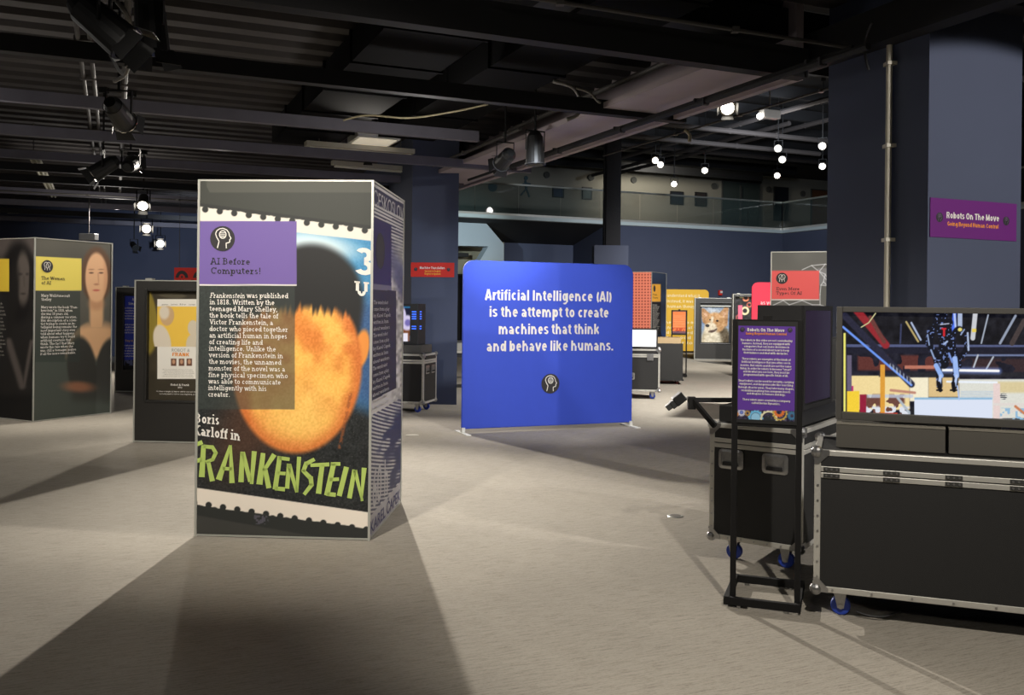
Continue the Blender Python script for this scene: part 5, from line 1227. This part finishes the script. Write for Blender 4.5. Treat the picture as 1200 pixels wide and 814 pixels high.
# the screen
pT = cB + E20 * .10 + N20 * .16; TW, T0, T1 = 1.10, 1.027, 1.635
TV = Thing('video_screen', 'wide video screen on the large flight case showing a robot in a workshop', 'screen', (*pT, T0), R20)
mb = MB(); bz, hb = .03, T1 - T0
mb.box(0, bz, 0, .07, 0, hb); mb.box(TW - bz, TW, 0, .07, 0, hb); mb.box(bz, TW - bz, 0, .07, 0, .042); mb.box(bz, TW - bz, 0, .07, hb - .03, hb); mb.box(bz, TW - bz, .03, .07, .042, hb - .03)
mb.build('bezel', BEZEL, TV.o, bevel=.003)
MB().box(.2, TW - .2, .07, .13, .05, hb - .08).box(.3, TW - .3, .02, .28, -.012, 0).build('back_shell', BLACK, TV.o)
b = MB()
for i in range(6): b.box(-.003, 0, .015, .03, .40 + i * .018, .41 + i * .018)
b.build('button', BLACK, TV.o)
def robotvideo(x, y):
    img = base(x, (26, 26, 40)); up = (y < 440)
    img = mixc(img, (20, 20, 28), rct(x, y, 980, 1300, 360, 405, 2)); img = img + (26 * (vn(x, y, 6, 2) - .5))[..., None]
    img = mixc(img, (84, 92, 130), rct(x, y, 992, 1300, 403.2 + .004 * (x - 990), 406.5, .4)); img = mixc(img, (28, 28, 44), rct(x, y, 992, 1300, 407, 414, .4)); img = mixc(img, (110, 122, 158), rct(x, y, 1130, 1300, 415, 417.2, .4))
    img = mixc(img, (96, 50, 46), rct(x, y, 1005, 1100, 416, 434, 2) * (vn(x, y, 9, 5) > .42)); img = mixc(img, (56, 40, 44), rct(x, y, 1100, 1300, 420, 436, 2) * (vn(x, y, 8, 6) > .4))
    img = mixc(img, (190, 120, 100), rct(x, y, 1060, 1095, 428, 432, .6))
    # far bright wall
    img = mixc(img, (246, 222, 160), rct(x, y, 996, 1066, 440, 480, 1)); img = mixc(img, (226, 196, 140), rct(x, y, 1088, 1124, 442, 465, 1)); img = mixc(img, (250, 240, 210), rct(x, y, 1066, 1088, 442, 470, 1)); img = mixc(img, (226, 226, 216), rct(x, y, 1124, 1300, 444, 490, 1)); img = mixc(img, (222, 206, 160), rct(x, y, 1168, 1300, 447, 460, 2))
    img = mixc(img, (40, 40, 46), rct(x, y, 1030, 1300, 436, 441.5, 1) * .8)
    # shelves and clutter lower left
    img = mixc(img, (110, 70, 60), rct(x, y, 1014, 1060, 462, 486, 2) * (vn(x, y, 5, 8) > .4)); img = mixc(img, (226, 230, 240), rct(x, y, 1014, 1066, 476, 486, 2) * (vn(x, y, 4, 3) > .42)); img = mixc(img, (196, 206, 226), rct(x, y, 1016, 1070, 462, 466, 1) * .8)
    img = mixc(img, (250, 212, 60), rct(x, y, 992.5, 1007, 458, 484, .6)); img = mixc(img, (150, 30, 60), rct(x, y, 1007.5, 1015, 462, 484, .6)); img = mixc(img, (190, 40, 110), rct(x, y, 994, 1000, 452, 458, .6))
    img = mixc(img, (246, 240, 120), rct(x, y, 988.5, 991, 390, 484, .6)); img = mixc(img, (104, 96, 120), rct(x, y, 992.5, 998, 416, 458, .6))
    img = mixc(img, (226, 160, 60), rct(x, y, 1031.5, 1037, 427, 484, .5)); img = mixc(img, (214, 70, 50), rct(x, y, 1014, 1052, 483.5, 490, .6))
    img = mixc(img, (196, 140, 120), lin_(x, y, (1044, 457), (1072, 460), 3, .8)); img = mixc(img, (180, 190, 200), lin_(x, y, (1052, 466), (1066, 484), 3, .8)); img = mixc(img, (30, 30, 36), rct(x, y, 1067, 1072, 476, 488, .8))
    # ceiling pipes and steelwork
    img = mixc(img, (150, 40, 48), lin_(x, y, (1003, 362), (1038, 404), 9, 1)); img = mixc(img, (110, 60, 56), lin_(x, y, (1020, 372), (1036, 400), 5, 1)); img = mixc(img, (210, 206, 150), np.maximum(lin_(x, y, (1026, 367), (1018, 378), 1.4, .5), lin_(x, y, (1018, 378), (1003, 387), 1.4, .5)))
    img = mixc(img, (40, 40, 60), lin_(x, y, (990, 370), (1068, 450), 8, 1)); img = mixc(img, (112, 156, 250), lin_(x, y, (988, 383), (1068, 451), 2.6, .7)); img = mixc(img, (190, 200, 210), rct(x, y, 988, 1070, 366, 452, 1) * lin_(x, y, (1044, 428), (1068, 448), 5, 1) * (np.mod(x, 4) > 2) * .6)
    for a, b_, w_, c in (((1125, 364), (1125, 384), 5.4, (176, 190, 220)), ((1143, 366), (1140, 396), 5.6, (206, 208, 214)), ((1158, 369), (1150, 402), 1.8, (170, 180, 196)), ((1190, 370), (1172, 402), 3, (150, 160, 180)), ((1062, 377), (1076, 400), 2.2, (190, 170, 110)), ((1068, 378), (1079, 398), 2.2, (176, 190, 220)), ((1056, 380), (1055, 402), 2, (60, 66, 100)), ((1200, 376), (1186, 402), 6, (70, 60, 60)), ((1146, 416), (1141, 430), 2, (190, 196, 206)), ((1164, 418), (1156, 432), 2, (180, 186, 196))): img = mixc(img, c, lin_(x, y, a, b_, w_, .6))
    img = mixc(img, (236, 210, 90), rct(x, y, 1139, 1144, 385, 389, .4) + rct(x, y, 1123, 1127, 384, 388, .4))
    # strip lamps
    img = mixc(img, (140, 170, 250), lin_(x, y, (1104, 433.4), (1170, 434.6), 7, 3) * .6); img = mixc(img, (255, 255, 255), lin_(x, y, (1104, 433.4), (1170, 434.4), 3, .6)); img = mixc(img, (240, 246, 255), lin_(x, y, (1110, 447), (1168, 448), 2.4, .6))
    # white crate
    img = mixc(img, (224, 232, 250), rct(x, y, 1071.5, 1163, 466.5, 495, .5)); img = mixc(img, (150, 190, 220), rct(x, y, 1071.5, 1163, 465.5, 468, .5))
    for k in range(6): img = mixc(img, (160, 190, 226), rct(x, y, 1126, 1170, 458 + k * 1.5, 458.6 + k * 1.5, .3) * .6)
    img = mixc(img, (236, 214, 210), rct(x, y, 1164, 1172, 449, 500, .6)); img = mixc(img, (228, 220, 214), np.maximum(rct(x, y, 1164, 1300, 472, 475, .6), lin_(x, y, (1172, 490), (1200, 474), 2.5, .7))); img = mixc(img, (40, 48, 66), ell(x, y, 1176, 464, 4, 4, 0, .2) * (np.mod(y, 2) > 1))
    img = mixc(img, (150, 190, 220), rct(x, y, 1172, 1300, 478, 492, 1) * (vn(x, y, 3, 4) > .5)); img = mixc(img, (206, 130, 90), lin_(x, y, (1190, 476), (1200, 484), 3, .8))
    # robot: dark body, bent arms, two lit legs with black feet, tether
    img = mixc(img, (80, 120, 250), lin_(x, y, (1119, 362), (1116, 404), 4.4, 1)); img = mixc(img, (190, 206, 250), lin_(x, y, (1118, 362), (1120, 384), 2.4, .6))
    D_ = (13, 15, 28)
    body = base(x, D_) + (np.where(vn(x, y, 1.9, 31) > .78, 1, 0) * 120)[..., None] * np.array((.8, .95, 1.3)); bm = np.zeros_like(x)
    for a, b_, w_ in (((1102, 372), (1112, 404), 17), ((1098, 378), (1112, 378), 10), ((1091, 386), (1089, 402), 9), ((1089, 402), (1095, 416), 7), ((1095, 412), (1100, 430), 8), ((1106, 404), (1106, 426), 12), ((1118, 412), (1122, 428), 10), ((1100, 428), (1101, 452), 7), ((1121, 426), (1119, 452), 7)): bm = np.maximum(bm, lin_(x, y, a, b_, w_, 1))
    d_ = np.hypot((x - 1124) / 11, (y - 402) / 20); bm = np.maximum(bm, sst(.52, .62, d_) * (1 - sst(.95, 1.05, d_)))
    img = img * (1 - bm[..., None]) + body * bm[..., None]
    for a, b_, w_, c in (((1087, 392), (1089, 404), 1.6, (150, 170, 210)), ((1134, 390), (1135, 410), 2.2, (180, 196, 226)), ((1130, 386), (1126, 392), 1.6, (150, 170, 210)), ((1091, 410), (1095, 420), 2.0, (150, 170, 210)), ((1097, 428), (1103, 440), 5.5, (150, 184, 246)), ((1102, 440), (1101, 450), 3.5, (186, 206, 248)), ((1119, 420), (1121, 440), 6, (160, 190, 248)), ((1121, 440), (1119, 452), 3, (190, 210, 250)), ((1122, 452), (1124, 468), 1.6, (176, 200, 246)), ((1102, 380), (1112, 379), 1.2, (200, 206, 226)), ((1106, 403), (1110, 400), 2.2, (170, 190, 230)), ((1112, 414), (1116, 424), 2.4, (120, 150, 220))): img = mixc(img, c, lin_(x, y, a, b_, w_, .6))
    img = mixc(img, (206, 36, 46), np.maximum(rct(x, y, 1105, 1107.6, 384, 394, .4), rct(x, y, 1103, 1109, 384, 386, .4))); img = mixc(img, (236, 220, 120), ell(x, y, 1125, 386, 2.6, 2.2, 0, .3))
    img = mixc(img, (12, 12, 20), np.maximum(np.maximum(lin_(x, y, (1100, 449), (1102, 457), 4.6, .5), lin_(x, y, (1117, 449), (1118, 457), 4.6, .5)), np.maximum(lin_(x, y, (1098, 457), (1104, 457), 2, .5), lin_(x, y, (1114, 457), (1121, 457), 2, .5))))
    img = img + (9 * (vn(x, y, 1.3, 41) - .5))[..., None] * (1 - rct(x, y, 1071, 1163, 467, 500, 1))[..., None]
    return img
f = Face(TV, (0, .029, 0), (1, 0, 0))
f.paint('screen_picture', bz, TW - bz, .042, hb - .03, 420, 200, robotvideo, paint_mat('lit_screen', .15, .95), .001)

# small case with the black monitor cabinet
R35 = math.radians(-34.6); E35 = np.array([math.cos(R35), math.sin(R35)]); N35 = np.array([-math.sin(R35), math.cos(R35)])
cS = np.array([1.29, 5.965])
SCASE = flight_case('black flight case with two end handles behind the purple sign stand', cS, R35, .60, 1.05, handles=(('f', .145, .655), ('f', .43, .655)), seam=.755)
t = Thing('monitor_plinth', 'low black plinth on the flight case behind the sign stand', 'plinth', (*(cS + E35 * .04 + N35 * .05), .885), R35)
MB().box(0, .52, 0, .93, 0, .105).build('block', mat('satin_black', (38, 38, 38), .35), t.o, bevel=.006)
pm = cS + E35 * .28 + N35 * .07
MON = Thing('monitor_cabinet', 'tall black monitor cabinet turned away behind the purple sign', 'monitor', (*pm, .991), R35)
MB().box(0, .285, 0, .62, 0, .65).build('cabinet', mat('matte_black', (34, 34, 35), .6), MON.o, bevel=.006)
MB().box(.285, .297, .03, .59, .04, .62).build('screen', mat('dark_screen', (50, 42, 62), .12), MON.o)  # purple reflection tint is put into the screen colour
MB().box(.281, .30, 0, .62, 0, .03).box(.281, .30, 0, .62, .62, .65).box(.281, .30, 0, .03, .03, .62).box(.281, .30, .59, .62, .03, .62).build('bezel', BLACK, MON.o)
# bracket arm with camera
a0, a1, a2 = at(809.5, 468.5, 5.98), at(860, 468.5, 6.15), at(838, 499.5, 5.86)
ARM = Thing('bracket_arm', 'black triangular bracket arm sticking out left of the flight case plinth', 'bracket', (*a0[:2], a0[2]), 0)
L_ = lambda p: tuple(np.array(p) - a0)
MB().bar(L_(a0), L_(a1), .028, .03).build('top_bar', TUBE, ARM.o, bevel=.003); MB().bar(L_(a0 + np.array([.01, 0, .005])), L_(a2), .03, .03).build('brace', TUBE, ARM.o, bevel=.003)
MB().box(-.02, .03, -.02, .02, -.06, .022).build('joint', TUBE, ARM.o, bevel=.004)
ca, cb = at(781, 478, 5.98), at(801, 462.5, 5.98)
CAMT = Thing('camera', 'small black camera held on a thin rod at the tip of the bracket arm', 'camera', tuple((ca + cb) / 2), 0)
o_ = (ca + cb) / 2; dd = (cb - ca) / np.linalg.norm(cb - ca)
M_ = Matrix(((dd[0], 0, -dd[2], 0), (0, 1, 0, 0), (dd[2], 0, dd[0], 0), (0, 0, 0, 1)))
h = np.linalg.norm(cb - ca) / 2
MB().box(-.005, h * .98, -.035, .035, -.034, .030, M=M_).build('camera_body', mat('camera_black', (30, 31, 31), .4), CAMT.o, bevel=.005)
MB().box(-h * .55, .0, -.028, .028, -.032, .02, M=M_).build('grip', mat('camera_grip', (44, 46, 46), .5), CAMT.o, bevel=.005)
MB().box(-h, -h * .5, -.024, .024, -.022, .016, M=M_).build('lens_hood', mat('camera_grey', (56, 58, 57), .5), CAMT.o, bevel=.004)
MB().cyl(tuple(cb - o_ + np.array([-.005, 0, -.012])), L_(a0 + np.array([0, 0, 0]) - (o_ - a0)), .006, n=8).build('rod', STEEL, CAMT.o)

# ================================================================== sign stands
def sign_stand(label, p, rz, printfn, s=1.0):
    t = Thing('sign_stand', label, 'sign stand', (p[0], p[1], 0), rz, 'metal sign stands')
    w_, b = .366, .030; H = 1.56
    for x in (0, w_ - b):
        MB().box(x, x + b, 0, b, .01, H).build('post', TUBE, t.o, bevel=.002)
    MB().box(b, w_ - b, 0, b, H - b, H).build('top_rail', TUBE, t.o)
    MB().box(b, w_ - b, .002, b - .002, .98, 1.02).build('lower_rail', TUBE, t.o)
    y0, y1 = -.03, .44
    m_ = MB(); m_.box(-.03, -.03 + b, y0, y1, .012, .012 + .045); m_.box(w_ - b + .005, w_ + .005, y0, y1, .012, .012 + .045); m_.box(0, w_ - b + .01, y0, y0 + b, .012, .055); m_.box(0, w_ - b + .01, y1 - b, y1, .012, .055)
    m_.build('base_frame', TUBE, t.o, bevel=.002)
    for x in (.05, w_ - .07):
        for y in (y0 + .015, y1 - .015): MB().cyl((x, y, 0), (x, y, .014), .014, n=12).build('foot', STEEL, t.o)
    m_ = MB(); k = .026
    m_.box(b * .9, w_ - b * .9, -.004, .012, 1.0, H - .01); m_.build('sign_backing', BLACK, t.o)
    m_ = MB(); m_.box(.16, .205, 0, .02, H, H + .02); m_.build('top_clip', TUBE, t.o)
    t.face = Face(t, (0, -.004, 0), (1, 0, 0)); t.sw = (b + .002, w_ - b - .008, 1.02, H - .035)
    return t
pS = onz(851.5, 711, 0); pS = pS[:2] + E20 * .012 + N20 * .03
ST = sign_stand('black metal sign stand with a purple text sign in front of the flight cases', pS, R20, None)
def gearstrip(x, y):
    img = base(x, (98, 62, 156)); st = sst(479.6, 480.4, y - .02 * (x - 862))
    G_ = base(x, (66, 62, 84)) + (70 * (vn(x, y, 2.6, 4) - .5))[..., None]
    for cx_, cy_, r_0, ri, c in ((869, 483, 4.3, 2.2, (206, 208, 230)), (885.5, 489, 8.6, 5.8, (112, 190, 236)), (901, 491, 10.5, 8.0, (232, 226, 190)), (913, 482, 6.4, 3.2, (226, 120, 60)), (914, 484, 8.6, 6.8, (206, 180, 90)), (863, 485, 2.5, 0, (226, 150, 60)), (876, 484, 3, 1.5, (190, 150, 80)), (928, 487, 5, 2, (70, 120, 160))):
        d = np.hypot(x - cx_, y - cy_); th = np.arctan2(y - cy_, x - cx_); rr = r_0 + .5 * np.sign(np.sin(th * 14))
        G_ = mixc(G_, c, (1 - sst(rr - .4, rr + .4, d)) * (sst(ri - .4, ri + .4, d) if ri else 1))
    G_ = mixc(G_, (150, 206, 240), ell(x, y, 885.5, 489, 5.4, 5.4, 0, .1)); G_ = mixc(G_, (50, 56, 60), ell(x, y, 901, 492, 6, 6, 0, .1) * (vn(x, y, 2, 2) > .3)); G_ = mixc(G_, (110, 130, 210), ell(x, y, 869, 483, 2, 2, 0, .2))
    return img * (1 - st[..., None]) + G_ * st[..., None]
f = ST.face; a_ = ST.sw
f.paint('sign_print', a_[0], a_[1], a_[2], a_[3], 150, 210, gearstrip, paint_mat('printed_sign', .4, 0), .001)  # plain print material without emission
mb = MB(); f.logo(mb, 870.2, 385.8, 2.7); f.logo(mb, 925.9, 386.4, 2.7); mb.build('logo', [mat('logo_black', (34, 32, 38), .6), mat('logo_grey', (110, 100, 120), .6)], ST.o)
mb = MB(); f.line(mb, 'Robots On The Move', 875.6, 919.5, 388.0, 3.9, 'heavy')
SB = 80 / 521
LN = [('The robots in this video are not controlled by', 50, 447, 158), ('humans. Instead, they are equipped with', 63, 430, 182), ('computers that can make decisions in', 78, 425, 206), ('fractions of a second about how to keep', 65, 423, 230), ('their balance and deal with obstacles.', 75, 415, 254),
      ('These robots are examples of the kinds of', 62, 435, 300), ('Artificial Intelligence that you often see in', 58, 433, 324), ('movies. But robots and AI are not the same', 50, 440, 349), ('thing. In order for robots to become "smart"', 48, 441, 373), ('and do what you see here, they must be', 70, 425, 397), ('programmed with specific kinds of AI.', 75, 415, 421),
      ('Smart robots can be used for security, carrying', 35, 457, 466), ('equipment, and dangerous jobs like searching', 43, 452, 490), ('through disaster areas. They take many shapes,', 33, 460, 516), ('resembling anything from overgrown insects', 57, 433, 541), ('and weapons to humans and dogs.', 98, 395, 565), ('These robots were created by a company', 67, 430, 610), ('called Boston Dynamics.', 135, 355, 637)]
for s, x0, x1, y in LN: f.line(mb, s, 860 + x0 * SB, 860 + x1 * SB, 375 + y * SB, 2.5, 'heavy')
mb.build('lettering', INKW, ST.o)
mb = MB(); f.line(mb, 'Going Beyond Human Control', 873.8, 922, 391.8, 2.9, 'heavy'); mb.build('subtitle_lettering', INKO, ST.o)
p5 = at(786, 441, 21.5)
ST2 = sign_stand('distant metal sign stand with an orange sign in front of the yellow banner', (p5[0], p5[1]), math.radians(-8), None)
def orangesign(x, y):
    img = base(x, (222, 122, 66)); img = mixc(img, (236, 150, 96), (np.mod(y, 2.1) < .8) * rct(x, y, 787, 803, 368, 386, .5)); img = mixc(img, (190, 72, 40), rct(x, y, 780, 810, 384, 388, .5) * (vn(x, y, 1.5, 3) > .5)); return mixc(img, (66, 58, 96), sst(387.6, 388.4, y) * (vn(x, y, 1.5, 4) * .4 + .6))
f = ST2.face; f.paint('sign_print', a_[0], a_[1], a_[2] , a_[3], 60, 90, orangesign, PRINT, .001)

# ================================================================== wall signs
def sign_board(label, corners, th, o, u, dep, m, build):
    pass
# purple sign on the big column's lit face
CO = Thing('wall_sign', 'purple sign on the big column reading Robots On The Move', 'sign', (c0[0], c0[1], 0), PHI)
f = Face(CO, (0, 0, 0), (1, 0, 0)); (u0, v0), (u1, v1) = f.uv(1089, 277.3), f.uv(1190.5, 239)
MB().box(u0, u1, -.008, -.001, v0, v1).build('board', PURP, CO.o)
f = Face(CO, (0, -.008, 0), (1, 0, 0))
mb = MB(); f.line(mb, 'Robots On The Move', 1108.8, 1171, 255.4, 7.4, 'heavy', .001); mb.build('lettering', INKW, CO.o)
mb = MB(); f.line(mb, 'Going Beyond Human Control', 1110, 1170, 264.3, 5.0, 'heavy', .001); mb.build('subtitle_lettering', INKO, CO.o)
mb = MB(); f.logo(mb, 1101, 254.5, 5.6, .001); f.logo(mb, 1179, 258.8, 5.2, .001); mb.build('logo', [mat('logo_black', (34, 32, 38)), mat('logo_grey', (110, 100, 120))], CO.o)
# red sign on the pillar
MT = Thing('wall_sign', 'red sign on the grey pillar reading Machine Translation', 'sign', (pa[0], 15.02, 0), math.atan2(-.04, pb[0] - pa[0]))
f = Face(MT, (0, 0, 0), (1, 0, 0)); (u0, v0), (u1, v1) = f.uv(481.5, 324.2), f.uv(532.4, 307.8)
MB().box(u0, u1, -.012, -.002, v0, v1).build('board', RED, MT.o)
f = Face(MT, (0, -.012, 0), (1, 0, 0)); mb = MB(); f.line(mb, 'Machine Translation', 491.8, 521.5, 315, 3.0, 'heavy', .002); mb.build('lettering', INKW, MT.o)
mb = MB(); f.line(mb, 'Spanish to English', 497.5, 516.5, 318.4, 2.1, 'heavy', .002); f.line(mb, 'English to Spanish', 497.5, 516.5, 321.6, 2.1, 'heavy', .002); mb.build('subtitle_lettering', INKY, MT.o)
mb = MB(); f.logo(mb, 487.2, 315.4, 2.1, .002); f.logo(mb, 525.6, 315.8, 2.1, .002); mb.build('logo', [mat('logo_black', (34, 32, 38)), mat('logo_grey', (110, 100, 120))], MT.o)
# red sign with two dark emblems on the far left wall
p6 = at(204, 331, 19)
RS = Thing('hanging_sign', 'red hanging sign with dark round emblems above the yellow poster panel', 'sign', (p6[0], p6[1], p6[2]), 0)
MB().box(0, .95, 0, .02, 0, .31).build('board', RED, RS.o)
for x in (.1, .85): MB().cyl((x, .01, .31), (x, .01, ZD + .03 - p6[2]), .006, n=6).build('hanger', CONDUIT, RS.o)
mb = MB()
for cx_ in (.16, .52, .82):
    q = Face(RS, (0, 0, 0), (1, 0, 0)); ring = [(cx_ + .13 * math.cos(i * PI / 12), .10 + .15 * math.sin(i * PI / 12)) for i in range(13)]; inn = [(cx_ + .065 * math.cos(i * PI / 12), .10 + .08 * math.sin(i * PI / 12)) for i in range(13)]
    for i in range(12): q.polys(mb, [[ring[i], ring[i + 1], inn[i + 1], inn[i]]], .002)
    q.polys(mb, [[(cx_ + .02 * math.cos(i * PI / 5), .12 + .025 * math.sin(i * PI / 5)) for i in range(10)]], .002)
mb.build('emblem', INKD, RS.o)
mb = MB(); q = Face(RS, (0, 0, 0), (1, 0, 0))
P_, wd = slab_text('AI in the Movies'); q.polys(mb, [[(.1 + x * .75 / wd, .02 + y * .05) for x, y in p] for p in P_], .002); mb.build('lettering', INKD, RS.o)
# fire alarm on the far navy wall
p7 = onwall(843.5, 346, 0); t = Thing('fire_alarm', 'small red and white fire alarm on the navy wall above the corgi panel', 'alarm', p7, PHI)
MB().box(-.09, .05, -.1, -.005, 0, .2).build('alarm_body', RED, t.o, bevel=.01); MB().box(-.06, .03, -.14, -.1, .09, .17).build('strobe', WHITE, t.o)

# ================================================================== left rear monitor on its flight case
R_l = math.radians(-52); pl = at(496, 484, 13.75); El = np.array([math.cos(R_l), math.sin(R_l)]); Nl = np.array([-math.sin(R_l), math.cos(R_l)])
rzL = math.radians(38)                         # right end face looks to the right front
e_ = np.array([math.cos(math.radians(-14)), math.sin(math.radians(-14))]); n_ = np.array([-e_[1], e_[0]])
cL = np.array(pl[:2]) + np.array([.0, 0.0]) - e_ * 1.1
LC = flight_case('flight case with two handles beside the grey pillar, carrying a lit monitor', cL, math.radians(-14), 1.1, .60, handles=(('r', .17, .64), ('r', .43, .64)), latches=(('f', .3),))
pp = cL + e_ * .3 + n_ * .06
t = Thing('monitor_plinth', 'dark plinth on the flight case beside the grey pillar', 'plinth', (*pp, .88), math.radians(-14))
MB().box(0, .74, 0, .48, 0, .13).build('block', BEZEL, t.o, bevel=.006)
t = Thing('monitor_cabinet', 'monitor with a lit colourful picture and blue indicator bars beside the pillar', 'monitor', (*(cL + e_ * .36 + n_ * .12), 1.012), math.radians(-14))
MB().box(0, .60, 0, .34, 0, .62).build('cabinet', mat('matte_black', (0, 0, 0)), t.o, bevel=.006)
f = Face(t, (0, 0, 0), (1, 0, 0))
def cells(x, y):
    img = base(x, (24, 26, 50)); img = mixc(img, (120, 70, 40), rct(x, y, 465, 500, 385, 400, 2)); img = mixc(img, (40, 100, 140), rct(x, y, 460, 500, 355, 361, .5)); img = mixc(img, (214, 204, 236), np.maximum(ell(x, y, 477, 378, 8, 9, 0, .2), np.maximum(ell(x, y, 472, 372, 4, 12, 0, .2), ell(x, y, 486, 383, 7, 4, 0, .3)))); img = mixc(img, (120, 110, 180), ell(x, y, 478, 378, 3.5, 4, 0, .4)); img = mixc(img, (240, 236, 250), rct(x, y, 460, 478, 390, 401, 1)); return mixc(img, (150, 190, 230), rct(x, y, 480, 495, 393, 399, .6))
f.paint('screen_picture', .04, .47, .05, .58, 90, 100, cells, paint_mat('lit_screen', 0), .003)
LEDB = mat('blue_led', (60, 110, 250), .4, emit=(60, 110, 250), estr=.9)
mb = MB()
for z in (.49, .455, .42, .385, .27, .235): mb.box(.603, .605, .06, .14, z, z + .018); mb.box(.50, .57, -.004, -.001, z, z + .018)
mb.build('indicator_lights', LEDB, t.o)

# mid hall: flight case with blank bright monitor, and dark wheeled crate
pM = at(773, 468, 16.2)[:2]; rM = math.radians(-8); eM = np.array([math.cos(rM), math.sin(rM)]); nM = np.array([-eM[1], eM[0]])
cM = pM - eM * 1.12
MC = flight_case('flight case right of the blue banner under a blank white monitor', cM, rM, 1.12, .6, latches=(('f', .95),), handles=(('f', .60, .40),))
t = Thing('blank_monitor', 'bright blank white monitor on the flight case right of the blue banner', 'monitor', (*(cM + eM * .1 + nM * .1), .882), rM)
MB().box(0, .98, 0, .09, .01, .36).box(.3, .68, .02, .25, 0, .012).build('cabinet', BLACK, t.o, bevel=.006)
MB().box(.03, .95, -.004, 0, .04, .33).build('screen', mat('white_screen', (255, 255, 255), .3, emit=(252, 250, 255), estr=1.1), t.o)
pK = at(800, 443, 19.4)[:2]; rK = math.radians(-5)
t = Thing('wheeled_crate', 'matte black wheeled crate with a tan top right of the blank monitor', 'crate', (*(pK - np.array([1.0, -.06])), 0), rK)
MB().box(0, 1.0, 0, .7, .10, .86).build('body', LAM, t.o, bevel=.006)
MB().box(.0, .96, .02, .68, .86, .98).build('top_board', mat('tan_board', (176, 152, 116), .7), t.o, bevel=.004)
MB().box(-.01, 1.02, -.01, .71, .08, .105).build('skid', BLACK, t.o)
for x in (.12, .9):
    for y in (.1, .6): co = MB().box(x - .03, x + .03, y - .03, y + .03, .06, .08).build('caster', STEEL, t.o); MB().cyl((x - .015, y, .04), (x + .015, y, .04), .04, n=14).build('wheel', mat('red_wheel', (96, 48, 40), .6), co)
# black curtain and small table between pillar and banner
p8 = at(533, 470, 19.5); 
mb = MB(); n = 24
for i in range(n):
    x0, x1 = p8[0] - .4 + i * .07, p8[0] - .4 + (i + 1) * .07; y0, y1 = 19.5 + .05 * math.sin(i * 1.3), 19.5 + .05 * math.sin((i + 1) * 1.3)
    mb.face([(x0, y0, .85), (x1, y1, .85), (x1, y1, 2.25), (x0, y0, 2.25)])
cu_ = mb.build('curtain', mat('black_cloth', (16, 16, 18), .95)); md = cu_.modifiers.new('thick', 'SOLIDIFY'); md.thickness = .02
tag(cu_, 'black curtain hanging in the gap between the grey pillar and the blue banner', 'curtain')
r_ = MB(); r_.cyl((p8[0] - .45, 19.5, 2.26), (p8[0] + 1.4, 19.5, 2.26), .02, n=8); r_.cyl((p8[0] - .42, 19.5, 0), (p8[0] - .42, 19.5, 2.26), .02, n=8).cyl((p8[0] + 1.37, 19.5, 0), (p8[0] + 1.37, 19.5, 2.26), .02, n=8)
tag(r_.build('curtain_rail', TUBE), 'dark upright rail frame carrying the black curtain behind the banner', 'rail')
t = Thing('folding_table', 'small pale topped table with dark legs between the pillar and the banner', 'table', (p8[0] - .1, 17.6, 0), 0)
MB().box(0, 1.2, 0, .6, .70, .74).build('table_top', mat('pale_top', (176, 172, 160), .5), t.o, bevel=.006); MB().box(.02, 1.18, .02, .58, .62, .70).build('apron', BLACK, t.o)
for x in (.14, 1.1):
    for y in (.04, .54): MB().bar((x, y, .62), (x + .03, y, 0), .04, .04).build('leg', TUBE, t.o)
t = Thing('storage_box', 'pale box lying on the small table beside the grey pillar', 'box', (p8[0] - .05, 17.75, .74), 0)
MB().box(0, .35, 0, .3, 0, .16).build('box_body', mat('pale_box2', (150, 148, 140), .6), t.o, bevel=.006); MB().box(-.01, .36, -.01, .31, .16, .19).build('lid', mat('dark_lid', (60, 60, 58), .6), t.o)

# dark equipment rack between monitor cabinet and wide screen
p9 = at(966, 480, 6.95)
t = Thing('equipment_cabinet', 'plain black equipment cabinet in the gap left of the wide screen', 'cabinet', (p9[0] + .0, p9[1], 0), 0)
MB().box(0, .42, 0, .4, .08, 1.40).build('cabinet_body', mat('matte_black', (0, 0, 0)), t.o, bevel=.006); MB().box(.03, .39, -.012, 0, .12, 1.36).build('door', BLACK, t.o)
MB().box(.05, .37, .05, .35, 0, .08).build('base', BLACK, t.o)
# floor outlet
g0 = onz(791.5, 604.5, 0)
t = Thing('floor_outlet', 'round metal floor outlet cover in the carpet left of the flight cases', 'floor outlet', g0, 0)
MB().cyl((0, 0, 0.0005), (0, 0, .006), .062, .056, n=28).build('rim', ALU, t.o); MB().cyl((0, 0, .006), (0, 0, .008), .042, n=24).build('cover', mat('outlet_grey', (120, 116, 108), .5, .4), t.o)
g1 = onz(483, 510, 0)
m_ = MB(); m_.cyl((g1[0], g1[1], .0005), (g1[0], g1[1], .006), .085, .08, n=24); tag(m_.build('floor_outlet', mat('pale_outlet', (176, 170, 158), .6)), 'pale round floor outlet right of the poster kiosk in the carpet', 'floor outlet')
bpy.context.view_layer.update()
